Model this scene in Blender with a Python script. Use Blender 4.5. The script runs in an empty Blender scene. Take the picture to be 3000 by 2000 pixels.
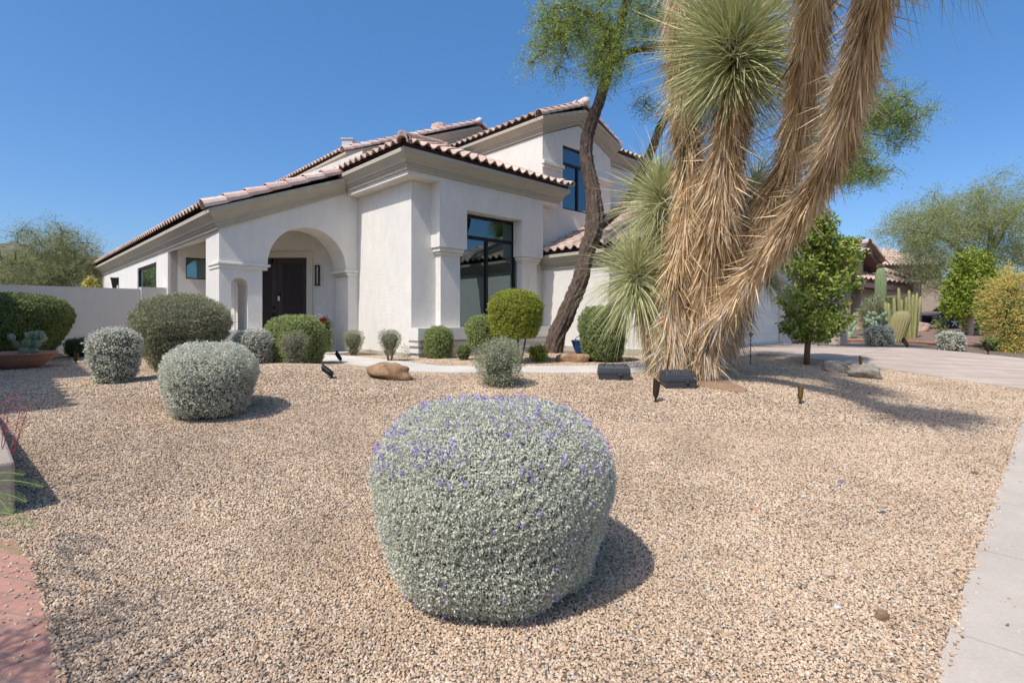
import bpy, math, random
import numpy as np
from mathutils import Vector, Matrix
from mathutils.geometry import tessellate_polygon
random.seed(7); RNG = np.random.default_rng(11)
C = bpy.context.scene.collection
SC = bpy.context.scene
R = math.radians
# ------------------------------------------------------------------ camera, sky, sun, exposure
CAMZ, F, CX, HY = 0.90, 1526.0, 1500.0, 933.0
cd = bpy.data.cameras.new('camera'); cam = bpy.data.objects.new('camera', cd); C.objects.link(cam)
cam.location = (0, 0, CAMZ); cam.rotation_euler = (R(90), 0, 0)
cd.sensor_width = 36; cd.lens = 36 * F / 3000; cd.shift_y = -(1000 - HY) / 3000
cd.clip_start = 0.05; cd.clip_end = 6000
SC.camera = cam
SUN_EL, SUN_D = R(54.3), (0.6329, 0.7742)          # elevation, horizontal travel direction of the light
w = bpy.data.worlds.new('World'); SC.world = w; w.use_nodes = True
nt = w.node_tree; bg = nt.nodes['Background']
sky = nt.nodes.new('ShaderNodeTexSky'); sky.sky_type = 'NISHITA'; sky.sun_disc = False
sky.sun_elevation = SUN_EL; sky.sun_rotation = math.atan2(-SUN_D[0], -SUN_D[1])
sky.altitude = 500; sky.air_density = 1.0; sky.dust_density = 2.6; sky.ozone_density = 3.0
gm = nt.nodes.new('ShaderNodeGamma'); gm.inputs[1].default_value = 1.6; nt.links.new(sky.outputs[0], gm.inputs[0])
mu = nt.nodes.new('ShaderNodeMix'); mu.data_type = 'RGBA'; mu.blend_type = 'MULTIPLY'; mu.inputs[0].default_value = 1; mu.inputs[7].default_value = (.44, .385, .335, 1)
nt.links.new(gm.outputs[0], mu.inputs[6]); mk = nt.nodes.new('ShaderNodeMix'); mk.data_type = 'RGBA'; mk.inputs[0].default_value = .45; mk.inputs[7].default_value = (.42, 1.6, 3.75, 1)
nt.links.new(mu.outputs[2], mk.inputs[6]); nt.links.new(mk.outputs[2], bg.inputs[0]); bg.inputs[1].default_value = 0.15
sl = bpy.data.lights.new('sun', 'SUN'); sl.energy = 2.95; sl.angle = R(0.5); sl.color = (1, 0.98, 0.945)
so = bpy.data.objects.new('sun', sl); C.objects.link(so)
so.rotation_euler = Vector((SUN_D[0] * math.cos(SUN_EL), SUN_D[1] * math.cos(SUN_EL), -math.sin(SUN_EL))).to_track_quat('-Z', 'Y').to_euler()
so.location = (-10, -12, 20)
SC.view_settings.view_transform = 'Standard'; SC.view_settings.look = 'None'
SC.view_settings.exposure = 0.50; SC.view_settings.gamma = 1
SC.cycles.max_bounces = 6; SC.cycles.transparent_max_bounces = 12
# ------------------------------------------------------------------ frames and measuring helpers
BD = np.array([0.7226, 0.6913]); AD = np.array([-0.6913, 0.7226])   # house axes u, v in world x, y
def uv(u, v, z=0.0): return (BD[0]*u + AD[0]*v, BD[1]*u + AD[1]*v, z)
def sm(x):
    x = np.clip(x, 0, 1); return x*x*(3-2*x)
def zg(x, y):                                   # height of the ground
    x = np.asarray(x, float); y = np.asarray(y, float)
    w_ = 0.906*y - 0.423*x
    z = -0.55*(1 - sm((w_ - 2.5)/7.0))
    z = z + 0.17*np.exp(-((x+3.7)**2 + (y-8.2)**2)/1.5)
    z = z + 0.10*np.exp(-((x-3.6)**2 + (y-8.9)**2)/2.5)
    z = z + 0.07*np.exp(-((x-1.0)**2 + (y-12.4)**2)/1.2)
    z = z + 0.35*sm((y-17.5)/8)*sm((x-10.5)/3)
    return z
def P(px, py, Y): return np.array([(px-CX)/F*Y, Y, CAMZ + (HY-py)/F*Y])
def gpt(px, py, dz=0.0):                        # the ground point seen at a place of the photograph
    Y = np.linspace(1.2, 60, 12000); x = (px-CX)/F*Y; z = CAMZ + (HY-py)/F*Y
    hit = np.nonzero(z <= zg(x, Y) + dz)[0]
    i = hit[0] if len(hit) else -1
    return np.array([x[i], Y[i], float(zg(x[i], Y[i])) + dz])
# ------------------------------------------------------------------ materials
MATS = {}
def new_mat(name):
    m = bpy.data.materials.new(name); m.use_nodes = True
    MATS[name] = m; return m, m.node_tree, m.node_tree.nodes['Principled BSDF']
def ramp(nt, cols):
    r = nt.nodes.new('ShaderNodeValToRGB'); e = r.color_ramp.elements
    n = len(cols)
    while len(e) < n: e.new(0.5)
    for i, c in enumerate(cols):
        pos, col = (i/(n-1), c) if len(c) == 3 else (c[0], c[1:])
        e[i].position = pos; e[i].color = (*col, 1)
    return r
def tex(nt, kind, scale, detail=4, rough=0.6, vec=None, **kw):
    n = nt.nodes.new(kind); n.inputs['Scale'].default_value = scale
    if 'Detail' in n.inputs: n.inputs['Detail'].default_value = detail
    if 'Roughness' in n.inputs: n.inputs['Roughness'].default_value = rough
    if vec is not None: nt.links.new(vec, n.inputs['Vector'])
    return n
def coord(nt, stretch=None, rz=0):
    t = nt.nodes.new('ShaderNodeNewGeometry').outputs['Position']
    if stretch is None and rz == 0: return t
    m = nt.nodes.new('ShaderNodeMapping'); nt.links.new(t, m.inputs[0])
    if stretch: m.inputs['Scale'].default_value = stretch
    m.inputs['Rotation'].default_value = (0, 0, rz)
    return m.outputs[0]
def bump(nt, h, bsdf, strength, dist):
    b = nt.nodes.new('ShaderNodeBump'); b.inputs['Strength'].default_value = strength; b.inputs['Distance'].default_value = dist
    nt.links.new(h, b.inputs['Height']); nt.links.new(b.outputs[0], bsdf.inputs['Normal']); return b
def mixc(nt, fac, a, b, mode='MIX'):
    n = nt.nodes.new('ShaderNodeMix'); n.data_type = 'RGBA'; n.blend_type = mode
    for s, v in ((n.inputs[0], fac), (n.inputs[6], a), (n.inputs[7], b)):
        if isinstance(v, (int, float)): s.default_value = v
        elif isinstance(v, tuple): s.default_value = (*v, 1)
        else: nt.links.new(v, s)
    return n.outputs[2]
def plain(name, col, rough=0.6, metal=0, var=0.12, scale=8, bmp=0.0, bscale=60, bdist=0.004, stretch=None, spec=0.4):
    m, nt, b = new_mat(name); v = coord(nt, stretch)
    n = tex(nt, 'ShaderNodeTexNoise', scale, 5, 0.65, v)
    r = ramp(nt, [(0.25, *[c*(1-var) for c in col]), (0.75, *[min(1, c*(1+var)) for c in col])])
    nt.links.new(n.outputs['Fac'], r.inputs[0]); nt.links.new(r.outputs[0], b.inputs['Base Color'])
    b.inputs['Roughness'].default_value = rough; b.inputs['Metallic'].default_value = metal
    b.inputs['Specular IOR Level'].default_value = spec
    if bmp:
        n2 = tex(nt, 'ShaderNodeTexNoise', bscale, 4, 0.6, v); bump(nt, n2.outputs['Fac'], b, bmp, bdist)
    return m
def stucco(name, col, stain=0.09):
    m, nt, b = new_mat(name); v = coord(nt)
    n = tex(nt, 'ShaderNodeTexNoise', 0.9, 6, 0.7, v); n3 = tex(nt, 'ShaderNodeTexNoise', 6, 5, 0.7, coord(nt, (1, 1, 0.35)))
    f = nt.nodes.new('ShaderNodeMath'); f.operation = 'ADD'; nt.links.new(n.outputs['Fac'], f.inputs[0]); nt.links.new(n3.outputs['Fac'], f.inputs[1])
    r = ramp(nt, [(0.35, *[c*(1-stain) for c in col]), (0.65, *[min(1, c*(1+stain*0.6)) for c in col])])
    h = nt.nodes.new('ShaderNodeMath'); h.operation = 'MULTIPLY'; h.inputs[1].default_value = 0.5
    nt.links.new(f.outputs[0], h.inputs[0]); nt.links.new(h.outputs[0], r.inputs[0]); nt.links.new(r.outputs[0], b.inputs['Base Color'])
    b.inputs['Roughness'].default_value = 0.9; b.inputs['Specular IOR Level'].default_value = 0.15
    n2 = tex(nt, 'ShaderNodeTexNoise', 26, 6, 0.72, v); bump(nt, n2.outputs['Fac'], b, 0.7, 0.018)
    return m
def leafy(name, cols, trans=0.25, rough=0.55, spec=0.3):
    m, nt, b = new_mat(name)
    a = nt.nodes.new('ShaderNodeAttribute'); a.attribute_name = 'rnd'
    r = ramp(nt, cols); nt.links.new(a.outputs['Fac'], r.inputs[0]); nt.links.new(r.outputs[0], b.inputs['Base Color'])
    b.inputs['Roughness'].default_value = rough; b.inputs['Specular IOR Level'].default_value = spec
    if trans:
        t = nt.nodes.new('ShaderNodeBsdfTranslucent'); nt.links.new(r.outputs[0], t.inputs[0])
        mx = nt.nodes.new('ShaderNodeMixShader'); mx.inputs[0].default_value = trans
        nt.links.new(b.outputs[0], mx.inputs[1]); nt.links.new(t.outputs[0], mx.inputs[2])
        nt.links.new(mx.outputs[0], nt.nodes['Material Output'].inputs[0])
    return m
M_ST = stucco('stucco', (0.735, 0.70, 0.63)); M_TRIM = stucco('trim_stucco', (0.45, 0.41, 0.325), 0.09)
M_GW = stucco('garden_stucco', (0.56, 0.53, 0.48), 0.08)
M_NST = stucco('neighbour_stucco', (0.56, 0.43, 0.34), 0.06); M_NTRIM = stucco('neighbour_trim', (0.17, 0.115, 0.10), 0.1)
M_FAS = plain('brown_fascia', (0.075, 0.035, 0.032), 0.7, var=0.25)
M_TILE = leafy('roof_tile', [(0, .46, .30, .23), (.3, .66, .49, .38), (.55, .56, .41, .33), (.8, .76, .61, .48), (1, .42, .31, .25)], 0, 0.85, 0.15)
M_CAP = leafy('cap_tile', [(0, .60, .42, .35), (.35, .76, .60, .50), (.7, .68, .46, .39), (1, .80, .68, .57)], 0, 0.85, 0.15)
for m in (M_TILE, M_CAP):
    nt = m.node_tree; b = nt.nodes['Principled BSDF']; src = b.inputs['Base Color'].links[0].from_socket
    n = tex(nt, 'ShaderNodeTexNoise', 9, 6, 0.7, coord(nt)); r = ramp(nt, [(0.3, .70, .68, .68), (0.7, 1.05, 1.05, 1.05)])
    nt.links.new(n.outputs['Fac'], r.inputs[0]); nt.links.new(mixc(nt, 1.0, src, r.outputs[0], 'MULTIPLY'), b.inputs['Base Color'])
M_BLK = plain('black_metal', (0.012, 0.011, 0.012), 0.4, 0.3)
M_BRONZE = plain('bronze', (0.06, 0.045, 0.03), 0.45, 0.7)
M_BRASS = plain('brass', (0.20, 0.12, 0.035), 0.4, 0.8)
M_DKPL = plain('dark_plastic', (0.045, 0.048, 0.052), 0.5, var=0.2, scale=14, bmp=0.15, bscale=90)
M_WH = plain('white_plastic', (0.75, 0.75, 0.75), 0.4)
M_BARK = plain('bark', (0.145, 0.105, 0.08), 0.95, var=0.95, scale=9, bmp=1.0, bscale=16, bdist=0.05, stretch=(4.5, 4.5, 0.7))
nt = M_BARK.node_tree; b = nt.nodes['Principled BSDF']; src = b.inputs['Base Color'].links[0].from_socket
n = tex(nt, 'ShaderNodeTexNoise', 7, 3, 0.5, coord(nt, (4, 4, 0.5))); r = ramp(nt, [(0.55, 0, 0, 0), (0.7, 1, 1, 1)])
nt.links.new(n.outputs['Fac'], r.inputs[0]); nt.links.new(mixc(nt, r.outputs[0], src, (0.22, 0.115, 0.065)), b.inputs['Base Color'])
M_BARK2 = plain('thin_bark', (0.16, 0.125, 0.095), 0.9, var=0.4, scale=20)
M_GBARK = plain('green_bark', (0.19, 0.21, 0.08), 0.8, var=0.25, scale=8)
M_TWIG = plain('twig', (0.085, 0.07, 0.05), 0.95, var=0.3, scale=30)
M_YTR = plain('yucca_trunk', (0.06, 0.042, 0.028), 0.95, var=0.4, scale=20)
M_CORE = {'grey': plain('core_grey', (0.085, 0.085, 0.06), 1, var=.3), 'green': plain('core_green', (0.045, 0.06, 0.02), 1, var=.3)}
L_SILV = leafy('silver_leaf', [(0, .40, .42, .34), (.4, .62, .62, .50), (.8, .80, .79, .64), (1, .50, .44, .31)], .35)
L_PURP = leafy('purple_flower', [(0, .27, .17, .52), (1, .42, .33, .72)], .25)
L_GREY = leafy('grey_green_leaf', [(0, .17, .17, .09), (.5, .31, .31, .17), (.9, .46, .45, .28), (1, .36, .27, .17)], .2)
L_GRN = leafy('box_leaf', [(0, .15, .20, .06), (.5, .28, .34, .10), (.9, .44, .47, .19), (1, .38, .27, .16)], .25)
L_YGRN = leafy('privet_leaf', [(0, .16, .20, .03), (.5, .34, .38, .05), (.85, .54, .53, .10), (1, .50, .33, .09)], .3)
L_DGRN = leafy('hedge_leaf', [(0, .09, .13, .035), (.5, .19, .25, .07), (.88, .33, .38, .14), (1, .33, .22, .22)], .2)
L_MIX = leafy('mixed_leaf', [(0, .15, .18, .07), (.4, .30, .33, .18), (.8, .44, .46, .33), (1, .48, .35, .12)], .2)
L_MESQ = leafy('mesquite_leaf', [(0, .18, .27, .05), (.6, .36, .46, .10), (1, .58, .56, .16)], .45)
L_PV = leafy('palo_leaf', [(0, .22, .26, .10), (.6, .38, .41, .17), (1, .54, .52, .27)], .4)
L_LAUR = leafy('laurel_leaf', [(0, .10, .17, .03), (.5, .22, .30, .05), (.8, .45, .48, .09), (1, .66, .58, .16)], .3, .35, .5)
L_BRI = leafy('ficus_leaf', [(0, .10, .15, .02), (.5, .24, .32, .04), (1, .46, .48, .07)], .25, .5)
L_ORG = leafy('fire_bush_leaf', [(0, .30, .32, .06), (.45, .58, .54, .16), (.72, .68, .50, .14), (1, .66, .24, .07)], .25)
L_YUC = leafy('yucca_leaf', [(0, .22, .26, .11), (.45, .45, .46, .20), (.82, .68, .66, .36), (1, .66, .52, .25)], .15, .45, .4)
L_DEAD = leafy('dead_leaf', [(0, .10, .07, .04), (.2, .36, .25, .13), (.6, .71, .50, .265), (.92, .93, .73, .46), (.95, .46, .42, .37), (1, .58, .54, .48)], .2, .7, .2)
L_RED = leafy('red_stem', [(0, .22, .04, .08), (.7, .40, .10, .12), (1, .60, .12, .10)], .1)
L_FERN = leafy('fern_leaf', [(0, .10, .18, .05), (.7, .22, .32, .10), (1, .60, .50, .05)], .3)
L_FLR = leafy('pot_flower', [(0, .5, .02, .03), (.6, .55, .04, .05), (1, .75, .72, .7)], .2)
def cactus_mat(name, c, stretch):
    m = plain(name, c, .75, var=.3, scale=6, stretch=stretch, bmp=.8, bscale=40, bdist=.02); return m
M_CACT = cactus_mat('cactus_skin', (0.20, 0.25, 0.12), (4, 4, .8)); M_CACT2 = cactus_mat('yellow_cactus', (0.30, 0.29, 0.11), (3, 3, .8))
M_PEAR = plain('prickly_pear_skin', (0.24, 0.31, 0.19), 0.7, var=.15, scale=12)
M_TERRA = plain('terracotta', (0.42, 0.215, 0.15), 0.85, var=.15, scale=10)
M_BLUE = plain('blue_glaze', (0.015, 0.06, 0.22), 0.15, var=.1)
M_DOOR = plain('door_paint', (0.042, 0.033, 0.035), 0.5, var=.08)
M_DFR = plain('door_frame_paint', (0.60, 0.555, 0.45), 0.6, var=.04)
M_GDOOR = plain('garage_door_paint', (0.85, 0.80, 0.71), 0.5, var=.03)
M_SOFF = M_ST
def glass(name, tint, fac=0.75):
    m, nt, b = new_mat(name); nt.nodes.remove(b)
    g = nt.nodes.new('ShaderNodeBsdfGlossy'); g.inputs['Roughness'].default_value = 0.01; g.inputs[0].default_value = (.74, .96, 1, 1)
    t = nt.nodes.new('ShaderNodeBsdfTransparent'); t.inputs[0].default_value = (*tint, 1)
    fr = nt.nodes.new('ShaderNodeFresnel'); fr.inputs[0].default_value = 2.5
    mx = nt.nodes.new('ShaderNodeMixShader'); nt.links.new(fr.outputs[0], mx.inputs[0]); nt.links.new(t.outputs[0], mx.inputs[1]); nt.links.new(g.outputs[0], mx.inputs[2])
    nt.links.new(mx.outputs[0], nt.nodes['Material Output'].inputs[0]); return m
M_GL = glass('window_glass', (.85, .95, .93))
M_CURT = leafy('sheer_curtain', [(0, .80, .85, .80), (1, .92, .95, .91)], .3, .9, .1)
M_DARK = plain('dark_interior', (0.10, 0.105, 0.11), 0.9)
M_CAR = plain('car_paint', (0.006, 0.018, 0.06), 0.12, 0.3, var=.05, spec=.8)
M_TYRE = plain('tyre_rubber', (0.02, 0.02, 0.02), 0.8); M_RIM = plain('rim', (.55, .56, .58), .25, .9)
M_LAMP = plain('lamp_lens', (.6, .62, .65), .1, 0.2); M_AMB = plain('amber_lens', (.6, .2, .03), .2)
def rocky(name, c1, c2, c3):
    m, nt, b = new_mat(name); v = coord(nt)
    n = tex(nt, 'ShaderNodeTexNoise', 7, 8, 0.75, v); r = ramp(nt, [(.3, *c1), (.5, *c2), (.68, *c3)])
    nt.links.new(n.outputs['Fac'], r.inputs[0]); nt.links.new(r.outputs[0], b.inputs['Base Color']); b.inputs['Roughness'].default_value = .95
    n2 = tex(nt, 'ShaderNodeTexNoise', 30, 8, 0.8, v); bump(nt, n2.outputs['Fac'], b, 0.9, 0.03); return m
M_ROCK = rocky('brown_rock', (.16, .085, .045), (.38, .23, .12), (.50, .38, .25))
M_ROCK2 = rocky('grey_rock', (.20, .17, .13), (.40, .34, .26), (.50, .45, .36))
M_DIRT = rocky('red_dirt', (.26, .15, .085), (.36, .22, .13), (.42, .28, .18))
# gravel ground: crushed stone colours cell by cell
STONES = [(0, .13, .10, .075), (.08, .36, .26, .18), (.28, .54, .39, .265), (.5, .64, .475, .325), (.68, .68, .56, .41), (.84, .54, .35, .195), (.95, .72, .64, .52), (1, .23, .22, .21)]
def gravel_mat(name, cols, scale, bs=1.0, bd=0.012):
    m, nt, b = new_mat(name); v = coord(nt)
    vo = tex(nt, 'ShaderNodeTexVoronoi', scale, vec=v); vo.feature = 'F1'
    wn = nt.nodes.new('ShaderNodeSeparateColor'); nt.links.new(vo.outputs['Color'], wn.inputs[0])
    r = ramp(nt, cols); nt.links.new(wn.outputs[0], r.inputs[0])
    e = tex(nt, 'ShaderNodeTexVoronoi', scale, vec=v); e.feature = 'DISTANCE_TO_EDGE'
    n = tex(nt, 'ShaderNodeTexNoise', 0.8, 5, .6, v); r2 = ramp(nt, [(.3, .86, .85, .84), (.7, 1.06, 1.05, 1.03)]); nt.links.new(n.outputs['Fac'], r2.inputs[0])
    re = ramp(nt, [(0, .5, .43, .36), (.12, 1, 1, 1)]); nt.links.new(e.outputs['Distance'], re.inputs[0])  # darkened cell edges put the shadowed gaps between stones into the colour
    c = mixc(nt, 1.0, r.outputs[0], r2.outputs[0], 'MULTIPLY'); c = mixc(nt, 1.0, c, re.outputs[0], 'MULTIPLY')
    nt.links.new(c, b.inputs['Base Color']); b.inputs['Roughness'].default_value = .95; b.inputs['Specular IOR Level'].default_value = .2
    hm = nt.nodes.new('ShaderNodeMath'); hm.operation = 'SUBTRACT'; hm.inputs[0].default_value = 1; nt.links.new(vo.outputs['Distance'], hm.inputs[1])
    bump(nt, hm.outputs[0], b, bs, bd); return m
M_GRAV = gravel_mat('gravel_ground', STONES, 62)
M_MULCH = gravel_mat('red_mulch', [(0, .34, .15, .085), (.4, .58, .29, .17), (.7, .48, .24, .15), (.9, .66, .50, .38), (1, .32, .26, .24)], 30)
m, nt, b = new_mat('stone'); MATS['stone'] = m
oi = nt.nodes.new('ShaderNodeObjectInfo'); r = ramp(nt, STONES); r.color_ramp.interpolation = 'CONSTANT' if False else 'LINEAR'
nt.links.new(oi.outputs['Random'], r.inputs[0])
n = tex(nt, 'ShaderNodeTexNoise', 260, 4, .7, coord(nt)); r2 = ramp(nt, [(.3, .75, .74, .73), (.7, 1.15, 1.15, 1.15)]); nt.links.new(n.outputs['Fac'], r2.inputs[0])
nl_ = tex(nt, 'ShaderNodeTexNoise', .9, 5, .65, coord(nt)); r3 = ramp(nt, [(.32, .80, .78, .76), (.6, 1.05, 1.05, 1.04)]); nt.links.new(nl_.outputs['Fac'], r3.inputs[0])
nt.links.new(mixc(nt, 1.0, mixc(nt, 1.0, r.outputs[0], r2.outputs[0], 'MULTIPLY'), r3.outputs[0], 'MULTIPLY'), b.inputs['Base Color']); b.inputs['Roughness'].default_value = .9; b.inputs['Specular IOR Level'].default_value = .25
M_STONE = m
def concrete(name, col, stretch=None, lines=None):
    m, nt, b = new_mat(name); v = coord(nt)
    n = tex(nt, 'ShaderNodeTexNoise', 1.3, 8, .7, v); n2 = tex(nt, 'ShaderNodeTexNoise', 90, 4, .8, v)
    r = ramp(nt, [(.3, *[c*.84 for c in col]), (.7, *[min(1, c*1.08) for c in col])]); nt.links.new(n.outputs['Fac'], r.inputs[0])
    r2 = ramp(nt, [(.3, .86, .85, .84), (.7, 1.08, 1.08, 1.08)]); nt.links.new(n2.outputs['Fac'], r2.inputs[0])
    c = mixc(nt, 1.0, r.outputs[0], r2.outputs[0], 'MULTIPLY')
    if stretch:
        n3 = tex(nt, 'ShaderNodeTexNoise', 1.0, 6, .65, coord(nt, stretch, R(-43.73))); r3 = ramp(nt, [(.35, .74, .71, .70), (.65, 1.1, 1.08, 1.06)])
        nt.links.new(n3.outputs['Fac'], r3.inputs[0]); c = mixc(nt, 1.0, c, r3.outputs[0], 'MULTIPLY')
    nt.links.new(c, b.inputs['Base Color']); b.inputs['Roughness'].default_value = .88; b.inputs['Specular IOR Level'].default_value = .25
    bump(nt, n2.outputs['Fac'], b, .35, .004); return m
M_CONC = concrete('walk_concrete', (.62, .575, .50)); M_DRIVE = concrete('drive_concrete', (.55, .455, .37), (.35, 5.0, 1))
M_SIDE = concrete('sidewalk_concrete', (.53, .455, .375))
m, nt, b = new_mat('red_brick_paving'); v = coord(nt, None, R(12))
br = nt.nodes.new('ShaderNodeTexBrick'); nt.links.new(v, br.inputs['Vector']); br.inputs['Scale'].default_value = 1.0
br.inputs['Brick Width'].default_value = .60; br.inputs['Row Height'].default_value = .115; br.inputs['Mortar Size'].default_value = .006
br.inputs['Color1'].default_value = (.38, .19, .135, 1); br.inputs['Color2'].default_value = (.44, .235, .175, 1); br.inputs['Mortar'].default_value = (.27, .19, .15, 1)
n = tex(nt, 'ShaderNodeTexNoise', 22, 6, .75, coord(nt)); r = ramp(nt, [(.3, .8, .8, .8), (.7, 1.15, 1.15, 1.15)]); nt.links.new(n.outputs['Fac'], r.inputs[0])
nt.links.new(mixc(nt, 1.0, br.outputs['Color'], r.outputs[0], 'MULTIPLY'), b.inputs['Base Color']); b.inputs['Roughness'].default_value = .9
bump(nt, br.outputs['Fac'], b, -.6, .006); M_BRICK = m
m, nt, b = new_mat('hill_scrub'); v = coord(nt)
n = tex(nt, 'ShaderNodeTexNoise', .02, 10, .75, v); n2 = tex(nt, 'ShaderNodeTexNoise', .25, 8, .8, v)
r = ramp(nt, [(.35, .11, .095, .085), (.65, .21, .17, .14)]); nt.links.new(n.outputs['Fac'], r.inputs[0])
r2 = ramp(nt, [(.42, .45, .50, .42), (.6, 1.2, 1.15, 1.1)]); nt.links.new(n2.outputs['Fac'], r2.inputs[0])
nt.links.new(mixc(nt, 1.0, r.outputs[0], r2.outputs[0], 'MULTIPLY'), b.inputs['Base Color']); b.inputs['Roughness'].default_value = 1; M_HILL = m
# ------------------------------------------------------------------ object helpers
def tag(o, label=None, cat=None, group=None, kind=None):
    if label: o['label'] = label
    if cat: o['category'] = cat
    if group: o['group'] = group
    if kind: o['kind'] = kind
    return o
def thing(name, label, cat, loc, group=None, rz=0):
    o = bpy.data.objects.new(name, None); C.objects.link(o); o.location = tuple(float(c) for c in loc); o.rotation_euler = (0, 0, rz); o.empty_display_size = .2
    return tag(o, label, cat, group)
def link(name, me, parent=None, world=True):
    o = bpy.data.objects.new(name, me); C.objects.link(o)
    if parent is not None:
        if world:
            off = np.array(parent_loc(parent)); co = np.empty(len(me.vertices)*3, 'f'); me.vertices.foreach_get('co', co)
            co = co.reshape(-1, 3) - off; me.vertices.foreach_set('co', co.astype('f').ravel()); me.update()
        o.parent = parent
    return o
def parent_loc(p):
    l = Vector(p.location)
    while p.parent: p = p.parent; l += Vector(p.location)
    return l
def quads(name, V, mat, parent=None, rnd=None, k=4, smooth=False, world=True):
    """V: (n*k, 3) vertices, every k consecutive ones are a face; rnd per face"""
    V = np.asarray(V, 'f').reshape(-1, 3); nf = len(V)//k
    me = bpy.data.meshes.new(name); me.vertices.add(len(V)); me.vertices.foreach_set('co', V.ravel())
    me.loops.add(len(V)); me.loops.foreach_set('vertex_index', np.arange(len(V), dtype='i'))
    me.polygons.add(nf); me.polygons.foreach_set('loop_start', np.arange(0, len(V), k, dtype='i'))
    try: me.polygons.foreach_set('loop_total', np.full(nf, k, dtype='i'))
    except Exception: pass
    if rnd is not None:
        a = me.attributes.new('rnd', 'FLOAT', 'FACE'); a.data.foreach_set('value', np.asarray(rnd, 'f'))
    me.materials.append(mat); me.update(); me.validate()
    return link(name, me, parent, world)
class MB:
    def __init__(s): s.v = []; s.f = []; s.r = []
    def add(s, V, Fc, rnd=None):
        o = len(s.v); s.v += [tuple(float(c) for c in p) for p in V]
        s.f += [tuple(i+o for i in f) for f in Fc]; s.r += [rnd if rnd is not None else 0.5]*len(Fc)
    def quad(s, *p): s.add(p, [tuple(range(len(p)))])
    def box(s, lo, hi, M=None, taper=1.0):
        (x0, y0, z0), (x1, y1, z1) = lo, hi; cx, cy = (x0+x1)/2, (y0+y1)/2
        V = [(cx+(x-cx)*t, cy+(y-cy)*t, z) for z, t in ((z0, taper), (z1, 1)) for x, y in ((x0, y0), (x1, y0), (x1, y1), (x0, y1))]
        if M is not None: V = [tuple(M @ Vector(p)) for p in V]
        s.add(V, [(3, 2, 1, 0), (4, 5, 6, 7), (0, 1, 5, 4), (1, 2, 6, 5), (2, 3, 7, 6), (3, 0, 4, 7)])
    def ubox(s, u0, u1, v0, v1, z0, z1):
        V = [uv(u, v, z) for z in (z0, z1) for u, v in ((u0, v0), (u1, v0), (u1, v1), (u0, v1))]
        s.add(V, [(3, 2, 1, 0), (4, 5, 6, 7), (0, 1, 5, 4), (1, 2, 6, 5), (2, 3, 7, 6), (3, 0, 4, 7)])
    def tube(s, pts, rad, n=8, caps=True, noise=0, rnd=None, flat=1.0, ridge=0):
        pts = [np.asarray(p, float) for p in pts]; m = len(pts)
        if not hasattr(rad, '__len__'): rad = [rad]*m
        V = []; a = None
        for i, p in enumerate(pts):
            d = pts[min(i+1, m-1)] - pts[max(i-1, 0)]; d = d/(np.linalg.norm(d)+1e-9)
            if a is None: a = np.cross(d, np.array([0.13, 0.07, 1.0]) if abs(d[2]) < .95 else np.array([1.0, .1, 0]))
            a = a-d*(a@d); a /= np.linalg.norm(a)+1e-9; b_ = np.cross(d, a)
            for k in range(n):
                t = 2*math.pi*k/n
                rr = rad[i]*(1 + (noise*(math.sin(3*t+i*.7)+math.sin(5*t-i*.5+1)+random.uniform(-1, 1)*.6) if noise else 0))
                if ridge: rr *= 1+ridge*(.9*abs(math.sin(3.5*t+.05*i))+.8*abs(math.sin(6*t-.09*i+.7*math.sin(i*.3)))+random.uniform(-.5, .5)-.8)
                V.append(p + a*math.cos(t)*rr + b_*math.sin(t)*rr*flat)
        Fc = [(i*n+k, i*n+(k+1) % n, (i+1)*n+(k+1) % n, (i+1)*n+k) for i in range(m-1) for k in range(n)]
        if caps: Fc += [tuple(range(n-1, -1, -1)), tuple(range((m-1)*n, m*n))]
        s.add(V, Fc, rnd)
    def lathe(s, prof, c, n=20, M=None, lobes=0, amp=0):
        V = []
        for (r_, z) in prof:
            for k in range(n):
                t = 2*math.pi*k/n; q = r_*(1+amp*math.cos(lobes*t)) if lobes else r_
                V.append((q*math.cos(t), q*math.sin(t), z))
        if M is not None: V = [tuple(M @ Vector(p)) for p in V]
        V = [(p[0]+c[0], p[1]+c[1], p[2]+c[2]) for p in V]; m = len(prof)
        s.add(V, [(i*n+k, i*n+(k+1) % n, (i+1)*n+(k+1) % n, (i+1)*n+k) for i in range(m-1) for k in range(n)] + [tuple(range(n-1, -1, -1)), tuple(range((m-1)*n, m*n))])
    def build(s, name, mat, parent=None, smooth=False, bevel=0, world=True, attr=False):
        me = bpy.data.meshes.new(name); me.from_pydata(s.v, [], s.f); me.materials.append(mat)
        if attr:
            a = me.attributes.new('rnd', 'FLOAT', 'FACE'); a.data.foreach_set('value', np.asarray(s.r, 'f'))
        if smooth: me.shade_smooth()
        me.update(); o = link(name, me, parent, world)
        if bevel:
            b_ = o.modifiers.new('bevel', 'BEVEL'); b_.width = bevel; b_.segments = 2; b_.limit_method = 'ANGLE'; b_.angle_limit = R(50)
        return o
def slab(mb, outer, holes, fn, t0, t1):
    """a plate with holes: 2-D outline in (a, z), fn(a, depth, z) -> world point, from depth t0 to t1"""
    loops = [outer] + holes; tri = tessellate_polygon([[Vector((a, z, 0)) for a, z in l] for l in loops])
    flat = [p for l in loops for p in l]; n = len(flat)
    V = [fn(a, t0, z) for a, z in flat] + [fn(a, t1, z) for a, z in flat]
    Fc = [tuple(t) for t in tri] + [tuple(i+n for i in reversed(t)) for t in tri]
    o = 0
    for l in loops:
        m = len(l); Fc += [(o+i, o+(i+1) % m, o+(i+1) % m+n, o+i+n) for i in range(m)]; o += m
    mb.add(V, Fc)
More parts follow.
